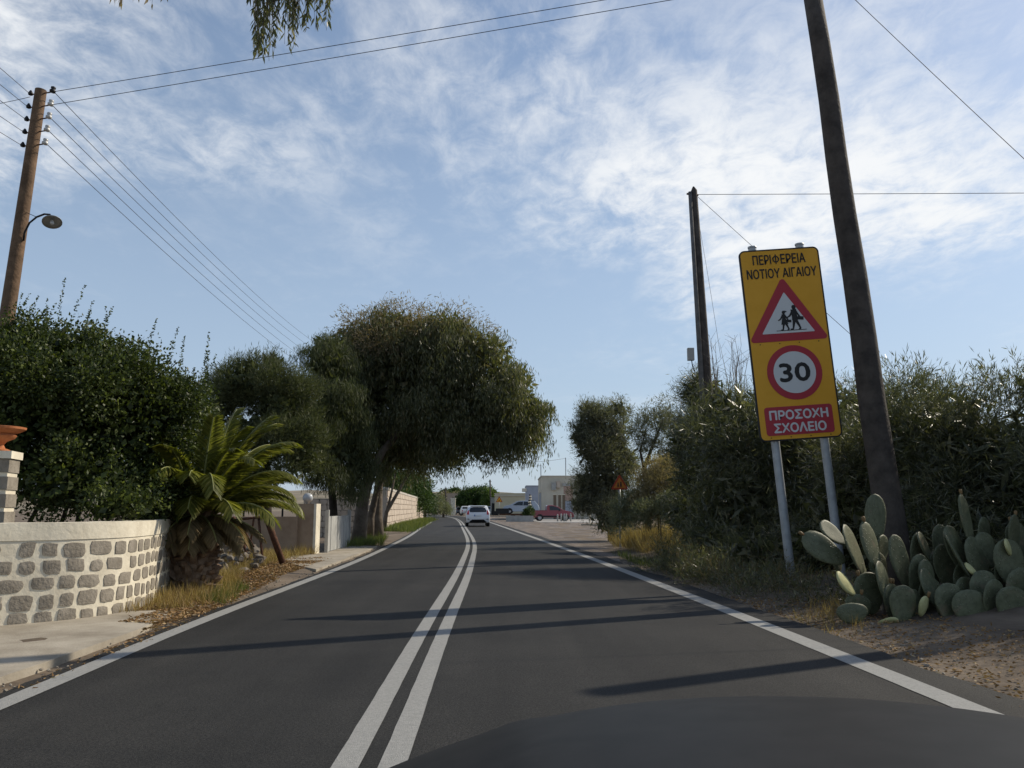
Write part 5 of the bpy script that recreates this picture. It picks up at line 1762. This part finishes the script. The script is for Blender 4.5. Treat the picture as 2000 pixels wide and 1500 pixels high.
# red pickup, side on, nose to the right
profr = [(-2.15, 0.45), (-2.2, 0.6), (-2.2, 1.02), (-2.16, 1.06), (-0.62, 1.06), (-0.60, 1.50), (-0.50, 1.60), (-0.05, 1.60), (0.55, 1.46), (1.10, 1.10), (1.75, 0.98), (2.08, 0.84), (2.2, 0.66), (2.18, 0.42), (2.0, 0.32), (-2.0, 0.34)]
rp_ = vehicle('red_pickup', 'dark red small pickup parked side-on in front of the cream shop', 'pickup', (at(1078, 1014, 84).x, 84, 0.035), R(-86), 1.66, profr, 1.02, 0.3, paint('red_paint', (0.22, 0.018, 0.028)), [(-1.35, 0.32), (1.32, 0.32)],
              side_win=[[(-0.32, 1.08), (-0.34, 1.50), (-0.02, 1.51), (0.48, 1.38), (0.92, 1.08)]], tails=[[(0.66, 0.7), (0.78, 0.7), (0.78, 0.95), (0.66, 0.95)]], heads=[[(0.5, 0.66), (0.76, 0.66), (0.76, 0.8), (0.5, 0.8)]], bumper=[([(-0.8, 0.36), (0.8, 0.36), (0.8, 0.52), (-0.8, 0.52)], False)])
for s in (-1, 1):
    MB().box((s * 0.835, 0.0, 0.46), (0.03, 2.0, 0.14)).build('side_sill', M_black, rp_)
MB().box((0, -1.4, 1.075), (1.35, 1.45, 0.02)).build('load_bed', M_black, rp_)
MB().box((0.86, 0.68, 1.08), (0.10, 0.12, 0.16)).build('door_mirror', M_black, rp_)
# silver car on a low trailer behind the planter
tl = thing('car_trailer', 'dark flat trailer with a tool box carrying the silver car', 'trailer', (at(1012, 1008, 93).x, 93, 0.0), R(-4))
MB().box((0.2, 0, 0.62), (4.6, 1.9, 0.16)).build('deck', M_rust, tl)
MB().box((-1.75, -0.3, 1.0), (1.5, 1.2, 0.6)).build('tool_box', M_black, tl)
MB().box((-2.55, 0, 0.75), (0.5, 1.5, 0.5)).build('front_frame', M_black, tl)
for x in (-0.6, 0.5, 1.4):
    for s in (-1, 1):
        MB().lathe([(0.16, -0.09), (0.28, -0.09), (0.30, -0.05), (0.30, 0.05), (0.28, 0.09), (0.16, 0.09)], 14, (x, s * 0.8, 0.30), Matrix.Rotation(R(90), 3, 'X')).build('wheel', M_tyre, tl, 40)
vehicle('silver_blue_car', 'silver-blue car loaded on the dark trailer beside the shop', 'car', (at(1018, 1008, 93).x, 93, 0.70), R(86), 1.70, [(a * 1.05, b) for a, b in prof], 0.9, 0.30, paint('silver_blue_paint', (0.30, 0.35, 0.42)), [(-1.3, 0.30), (1.28, 0.30)],
        side_win=[[(-1.25, 0.98), (-1.2, 1.34), (-0.35, 1.38), (-0.3, 0.95)], [(-0.22, 0.95), (-0.25, 1.38), (0.32, 1.34), (0.9, 0.98)]], rear_win=[(-0.56, 1.02), (0.56, 1.02), (0.5, 1.36), (-0.5, 1.36)], front_win=[(-0.6, 1.08), (0.6, 1.08), (0.5, 1.38), (-0.5, 1.38)])
# planter, striped post, white bollards
pt = thing('stone_planter', 'low grey stone planter with a small bush in front of the trailer', 'planter', (at(1015, 1013, 80).x, 80, 0))
MB().box((0, 0, 0.28), (2.7, 0.9, 0.62)).build('trough', M_greyr, pt)
MB().box((0, 0, 0.56), (2.4, 0.7, 0.08)).build('soil', M_ground, pt)
P, d = crown_points([(Vector((1.0, 0, 0.95)), (0.45, 0.4, 0.5)), (Vector((0.6, 0, 0.85)), (0.3, 0.3, 0.35))], 300, 0.4)
quads('plant', bushy(P, d, 8, 0.08, 0.16, 0.05), M_pine, pt, False)
stp = thing('striped_post', 'tall white post with black curling bands beside the red pickup', 'post', (at(1035, 1012, 81).x, 81, 0))
MB().box((0, 0, 0.12), (0.42, 0.42, 0.26)).build('foot', M_white, stp)
for k in range(9):
    z = 0.25 + k * 0.27
    MB().lathe([(0.10, z), (0.15, z + 0.06), (0.15, z + 0.12), (0.10, z + 0.15)], 10, (0.05 * math.sin(k * 1.9), 0, 0)).build('white_band', M_white, stp, True)
    MB().lathe([(0.09, z + 0.145), (0.11, z + 0.19), (0.11, z + 0.23), (0.09, z + 0.275)], 10, (0.05 * math.sin(k * 1.9), 0, 0)).build('black_band', M_black, stp, True)
for k, (px, py, hgt) in enumerate(((1089, 1019, 0.75), (1096, 1019, 0.8), (1102, 1019, 0.8), (1110, 1020, 0.8), (1119, 1020, 0.8))):
    g = gp(px, py)
    b = thing('bollard', 'short white bollard in the row in front of the red pickup', 'bollard', (g.x, 80, 0.0), group='bollards in front of the red pickup')
    MB().lathe([(0.075, -0.1), (0.075, hgt - 0.1), (0.06, hgt - 0.03), (0.02, hgt)], 8).build('shaft', M_greyr, b, True)
gl3 = thing('globe_post', 'white globe lamp on a short post beside the dark tamarisk', 'lamp', (at(1152, 1018, 62).x, 62, 0))
MB().lathe([(0.09, -0.1), (0.07, 0.1), (0.055, 0.75), (0.08, 0.8)], 8).build('post', M_white, gl3, True)
MB().lathe([(0.06, 0.78), (0.15, 0.86), (0.18, 0.97), (0.13, 1.1), (0.03, 1.15)], 12).build('globe', M_white, gl3, True)
slab('kerb', [(at(1135, 1030, 62).x, 61.6), (8.3, 58.5), (8.5, 58.8), (at(1135, 1030, 62).x, 62)], -0.05, 0.13, M_conc)

# ------------------------------------------------------------------ bonnet of the car the picture is taken from
M_bon = mat('dark_bonnet_paint', (0.016, 0.0155, 0.0145), (0.022, 0.021, 0.020), scale=14, rough=0.5, spec=0.08)
oc = thing('grey_car', 'dark grey car bonnet reaching forward over the asphalt', 'car', (0.55, 1.6, 0))


def bz(x, y):
    c = abs(x - 0.55) / 0.87
    z = 0.990 - (0.05 * ((y - 1.0) / 0.6) ** 2 if y > 1.0 else 0)
    return z - 0.17 * c ** 2.2 + 0.008 * math.exp(-((c - 0.62) / 0.06) ** 2)


xs_ = np.linspace(-0.32, 1.42, 45)
ys_ = np.linspace(0.72, 2.35, 34)
mb = MB()
vs = [(x, y, bz(x, y)) for y in ys_ for x in xs_]
n = len(xs_)
mb.add(vs, [(j * n + i, j * n + i + 1, (j + 1) * n + i + 1, (j + 1) * n + i) for j in range(len(ys_) - 1) for i in range(n - 1)])
mb.build('bonnet', M_bon, oc, True, world=True)
for s, x in ((-1, -0.322), (1, 1.422)):
    mb = MB()
    pr = [(y, bz(x, y) - 0.004) for y in ys_] + [(2.45, 0.55), (2.4, 0.3), (2.2, 0.28)] + [(1.75 + 0.36 * math.cos(a), 0.32 + 0.36 * math.sin(a)) for a in np.linspace(0.1, math.pi - 0.1, 12)] + [(1.2, 0.25), (0.72, 0.25)]
    mb.prism(pr, 0.0, -0.03, lambda u, v, d: (x + s * d, u, v))
    mb.build('wing', M_bon, oc, world=True)
    MB().lathe([(0.18, -0.09), (0.29, -0.09), (0.31, -0.06), (0.31, 0.06), (0.29, 0.09), (0.18, 0.09)], 20, (x - s * 0.13, 1.75, 0.322), Matrix.Rotation(R(90), 3, 'Y')).build('wheel', M_tyre, oc, 40, world=True)
mb = MB()
fr_ = [(x, bz(x, 2.35)) for x in xs_]
vs = [(x, 2.35, z - 0.002) for x, z in fr_] + [(x, 2.47, 0.55) for x, z in fr_] + [(x, 2.42, 0.25) for x, z in fr_]
mb.add(vs, [(r * n + i, r * n + i + 1, (r + 1) * n + i + 1, (r + 1) * n + i) for r in range(2) for i in range(n - 1)])
mb.build('front_bumper', M_bon, oc, True, world=True)

# ------------------------------------------------------------------ branch hanging in from a tree beside the car
ht = thing('weeping_tree', 'eucalyptus whose leafy sprays hang in high above the road', 'tree', (-6.3, 4.6, 0))
mb = MB()
root = Vector((-5.6, 5.6, 7.4))
tips = []
for (x0, x1, y0, y1, n) in ((495, 540, -40, 122, 24), (520, 585, -60, 95, 26), (560, 600, -60, 75, 18), (595, 650, -60, 62, 24), (485, 505, -40, 10, 4), (500, 520, 40, 128, 8)):
    for _ in range(n):
        tips.append((random.uniform(x0, x1), y0 - random.uniform(20, 60), random.uniform(y0 + 30, y1)))
C, D = [], []
for x, ya_, yb_ in tips:
    Yd = 7.5 + random.uniform(-0.25, 0.25)
    a = at(x + random.uniform(-10, 25), ya_, Yd)
    b = at(x, yb_, Yd)
    mb.tube([a, a.lerp(b, 0.5) + Vector((random.uniform(-.03, .03), 0, 0)), b], [0.004, 0.003, 0.0015], 4)
    for j in range(15):
        C.append(tuple(a.lerp(b, random.uniform(0.15, 1))))
        D.append((random.gauss(0, .4), random.gauss(0, .4), -1))
mb.tube([root, at(480, -180, 7.8), at(560, -110, 7.5), at(640, -80, 7.5)], [0.05, 0.03, 0.015, 0.005], 7)
for x in (500, 530, 560, 590, 620):
    mb.tube([at(470 + (x - 470) * .7, -150, 7.7), at(x, -70, 7.5)], [0.012, 0.005], 5)
mb.build('twig', M_bark, ht, True, world=True)
quads('leaves', leaf_quads(np.array(C), np.array(D), 0.115 * rng.uniform(.6, 1.2, len(C)), 0.022), M_eu, ht)
h2 = ht
mb = MB()
C, D = [], []
for x, yb_ in ((222, 12), (234, 22), (238, 10), (262, 8), (268, 6), (293, 20), (297, 24), (315, 5), (322, 6), (200, -5), (232, 15), (235, 5), (318, 0)):
    a, b = at(x + 6, -90, 7.5), at(x, yb_ - 18, 7.5)
    mb.tube([a, b], [0.004, 0.0015], 4)
    for j in range(3 if x != 293 and x != 297 else 1):
        C.append(tuple(b + Vector((random.uniform(-.02, .02), 0, random.uniform(0, .05)))))
        D.append((random.gauss(0, .25), random.gauss(0, .25), -1))
mb.tube([root, at(160, -200, 7.4), at(250, -120, 7.5), at(330, -85, 7.5)], [0.05, 0.03, 0.012, 0.005], 6)
mb.build('dry_twig', M_bark, h2, True, world=True)
tag(quads('dry_leaves', leaf_quads(np.array(C), np.array(D), 0.11, 0.026), M_rus, h2), 'few dry brown hanging leaves')
MB().tube([(-6.3, 4.6, -0.3), (-6.25, 4.7, 2), (-6.1, 5.0, 4.6), (-5.6, 5.6, 7.4), (-5.0, 5.6, 9.0)], [0.3, 0.26, 0.2, 0.13, 0.06], 12).build('trunk', M_bark, ht, True, world=True)
BT = [(Vector((-5.2, 5.2, 9.2)), (1.7, 1.5, 1.1)), (Vector((-6.6, 4.4, 8.8)), (1.6, 1.5, 1.2)), (Vector((-4.2, 5.8, 9.0)), (1.2, 1.0, 0.8)), (Vector((-7.6, 5.4, 8.0)), (1.2, 1.2, 1.0))]
P, d = crown(BT, 1100, 0.45, 0.3)
quads('crown', droopy(P, 12, 0.7, 0.15, 0.028, 0.1), M_eu, ht)

# ------------------------------------------------------------------ grass, weeds, leaf litter
M_dry = leafmat('dry_grass', [(0.0, (0.17, 0.115, 0.05)), (0.6, (0.30, 0.215, 0.10)), (1.0, (0.42, 0.33, 0.17))], rough=0.8, spec=0.1, trans=0.3)
M_grn = leafmat('green_weed', [(0.0, (0.06, 0.085, 0.025)), (1.0, (0.16, 0.18, 0.06))], rough=0.7, spec=0.15, trans=0.3)
M_lit = leafmat('fallen_leaf', [(0.0, (0.13, 0.075, 0.035)), (0.5, (0.26, 0.155, 0.07)), (0.9, (0.36, 0.235, 0.115)), (1.0, (0.45, 0.36, 0.22))], rough=0.8, spec=0.15, trans=0.1)


def inside(poly, n):
    poly = np.array(poly)
    out = []
    lo, hi = poly.min(0), poly.max(0)
    while len(out) < n:
        p = lo + (hi - lo) * rng.random(2)
        c = False
        j = len(poly) - 1
        for i in range(len(poly)):
            if (poly[i, 1] > p[1]) != (poly[j, 1] > p[1]) and p[0] < (poly[j, 0] - poly[i, 0]) * (p[1] - poly[i, 1]) / (poly[j, 1] - poly[i, 1]) + poly[i, 0]:
                c = not c
            j = i
        if c:
            out.append(p)
    return np.array(out)


def grass(name, label, poly, tufts, k, h, m, w=0.008, lean=0.35, spread=0.06):
    p = inside(poly, tufts)
    z = np.array([verge(a, b) for a, b in p])
    hs = rng.uniform(0.5, 1.2, tufts)
    P = np.repeat(np.column_stack([p, z - 0.01]), k, axis=0)
    P[:, :2] += rng.normal(size=(len(P), 2)) * spread
    D = rng.normal(size=(len(P), 3)) * lean
    D[:, 2] = 1
    o = quads(name, leaf_quads(P, D, h * np.repeat(hs, k) * rng.uniform(.5, 1.1, len(P)), w), m, None)
    return tag(o, label, 'grass', kind='stuff')


def gpoly(*pp):
    return [tuple(gp(x, y))[:2] for x, y in pp]


grass('dry_grass', 'tall dry straw grass at the right verge by the orange sign', gpoly((1195, 1062), (1330, 1040), (1400, 1085), (1330, 1110), (1210, 1075)), 700, 20, 0.75, M_dry, 0.012)
grass('dry_grass', 'low dry weeds under the long-leaved bush by the sign posts', gpoly((1330, 1108), (1480, 1100), (1640, 1140), (1610, 1190), (1520, 1175), (1400, 1140)), 200, 12, 0.20, M_dry, 0.006)
grass('dry_grass', 'straw tufts round the foot of the palm', gpoly((225, 1205), (330, 1130), (470, 1120), (450, 1175), (330, 1195)), 330, 20, 0.26, M_dry, 0.007)
grass('dry_grass', 'straw tufts against the tan rendered wall', gpoly((430, 1100), (560, 1082), (620, 1084), (560, 1095), (470, 1120)), 220, 16, 0.34, M_dry, 0.010)
grass('dry_grass', 'straw tufts beside the prickly pears', gpoly((1560, 1215), (1640, 1175), (1690, 1240), (1640, 1245)), 34, 12, 0.26, M_dry, 0.005)
grass('green_weeds', 'green weeds growing along the foot of the retaining wall', [(-5.6, 44), (-8.9, 92), (-9.9, 92), (-8.5, 60), (-7.3, 46)], 900, 14, 0.45, M_grn, 0.03, 0.5, 0.2)
grass('green_weeds', 'green tufts round the eucalyptus trunk base', gpoly((672, 1072), (745, 1066), (752, 1050), (690, 1058)), 160, 16, 0.42, M_grn, 0.014)
grass('green_weeds', 'green tufts among the straw by the palm', gpoly((390, 1178), (470, 1140), (480, 1150), (430, 1180)), 70, 16, 0.2, M_grn, 0.007)
grass('green_weeds', 'green grass edge below the tall dry straw', gpoly((1200, 1085), (1320, 1105), (1380, 1130), (1330, 1125), (1230, 1098)), 140, 14, 0.25, M_grn, 0.008)


def litter(name, label, poly, n, s=0.06):
    p = inside(poly, n)
    z = np.array([max(verge(a, b), -0.02) for a, b in p]) + rng.uniform(0.004, 0.03, n)
    z = np.where((p[:, 0] > -4.4) & (p[:, 0] < -3.8) & (p[:, 1] < 10.4), np.maximum(z, 0.05), z)
    D = rng.normal(size=(n, 3))
    D[:, 2] *= 0.18
    o = quads(name, leaf_quads(np.column_stack([p, z]), D, s * rng.uniform(.5, 1.2, n), s * 0.36), m_lit_(), None)
    return tag(o, label, 'leaves', kind='stuff')


def m_lit_():
    return M_lit


litter('leaf_litter', 'fallen brown leaves along the left road edge by the palm', gpoly((215, 1222), (290, 1160), (420, 1130), (560, 1090), (650, 1092), (560, 1122), (440, 1180), (330, 1228)), 15000)
litter('leaf_litter', 'thin line of fallen leaves along the pavement edge', gpoly((20, 1352), (300, 1232), (430, 1180), (440, 1185), (330, 1238), (60, 1350)), 1800)
litter('leaf_litter', 'brown leaves and debris under the prickly pears', gpoly((1420, 1165), (1600, 1180), (2000, 1260), (2000, 1420), (1830, 1320), (1560, 1222)), 2600, 0.045)
# rubble heap by the iron frame, and loose stones on the verges
mb = MB()


def rock(mb, p, s):
    q = bmesh.new()
    bmesh.ops.create_icosphere(q, subdivisions=1, radius=1)
    M_ = Matrix.Rotation(random.uniform(0, 6), 3, 'Z') @ Matrix.Rotation(random.uniform(-.5, .5), 3, 'X')
    vs_ = []
    for v in q.verts:
        c = Vector((v.co.x, v.co.y * random.uniform(.6, 1), v.co.z * .65)) * s * random.uniform(.75, 1.15)
        vs_.append(M_ @ c + Vector(p))
    mb.add(vs_, [tuple(x.index for x in f.verts) for f in q.faces])
    q.free()


for k in range(90):
    p = gp(random.uniform(425, 510), random.uniform(1085, 1118))
    rock(mb, (p.x, p.y, max(0, random.gauss(0.12, 0.16))), random.uniform(0.05, 0.16))
tag(mb.build('rubble', mat('rubble_stone', (0.12, 0.10, 0.08), (0.22, 0.19, 0.15), scale=9, rough=0.95, bump=0.5), None), 'heap of grey rubble stones beside the rusty iron frame', 'rubble', kind='stuff')
mb = MB()
for k in range(420):
    y = random.uniform(5.5, 24)
    x = XR(y) + 0.5 + abs(random.gauss(0, 0.5))
    rock(mb, (x, y, verge(x, y) + 0.003), random.uniform(0.008, 0.035))
for k in range(260):
    y = random.uniform(5.5, 26)
    x = XL(y) - 0.2 - abs(random.gauss(0, 0.22))
    rock(mb, (x, y, max(verge(x, y), 0.0) + 0.003), random.uniform(0.006, 0.024))
tag(mb.build('gravel', M_stone, None), 'loose gravel along the edges of the asphalt', 'gravel', kind='stuff')
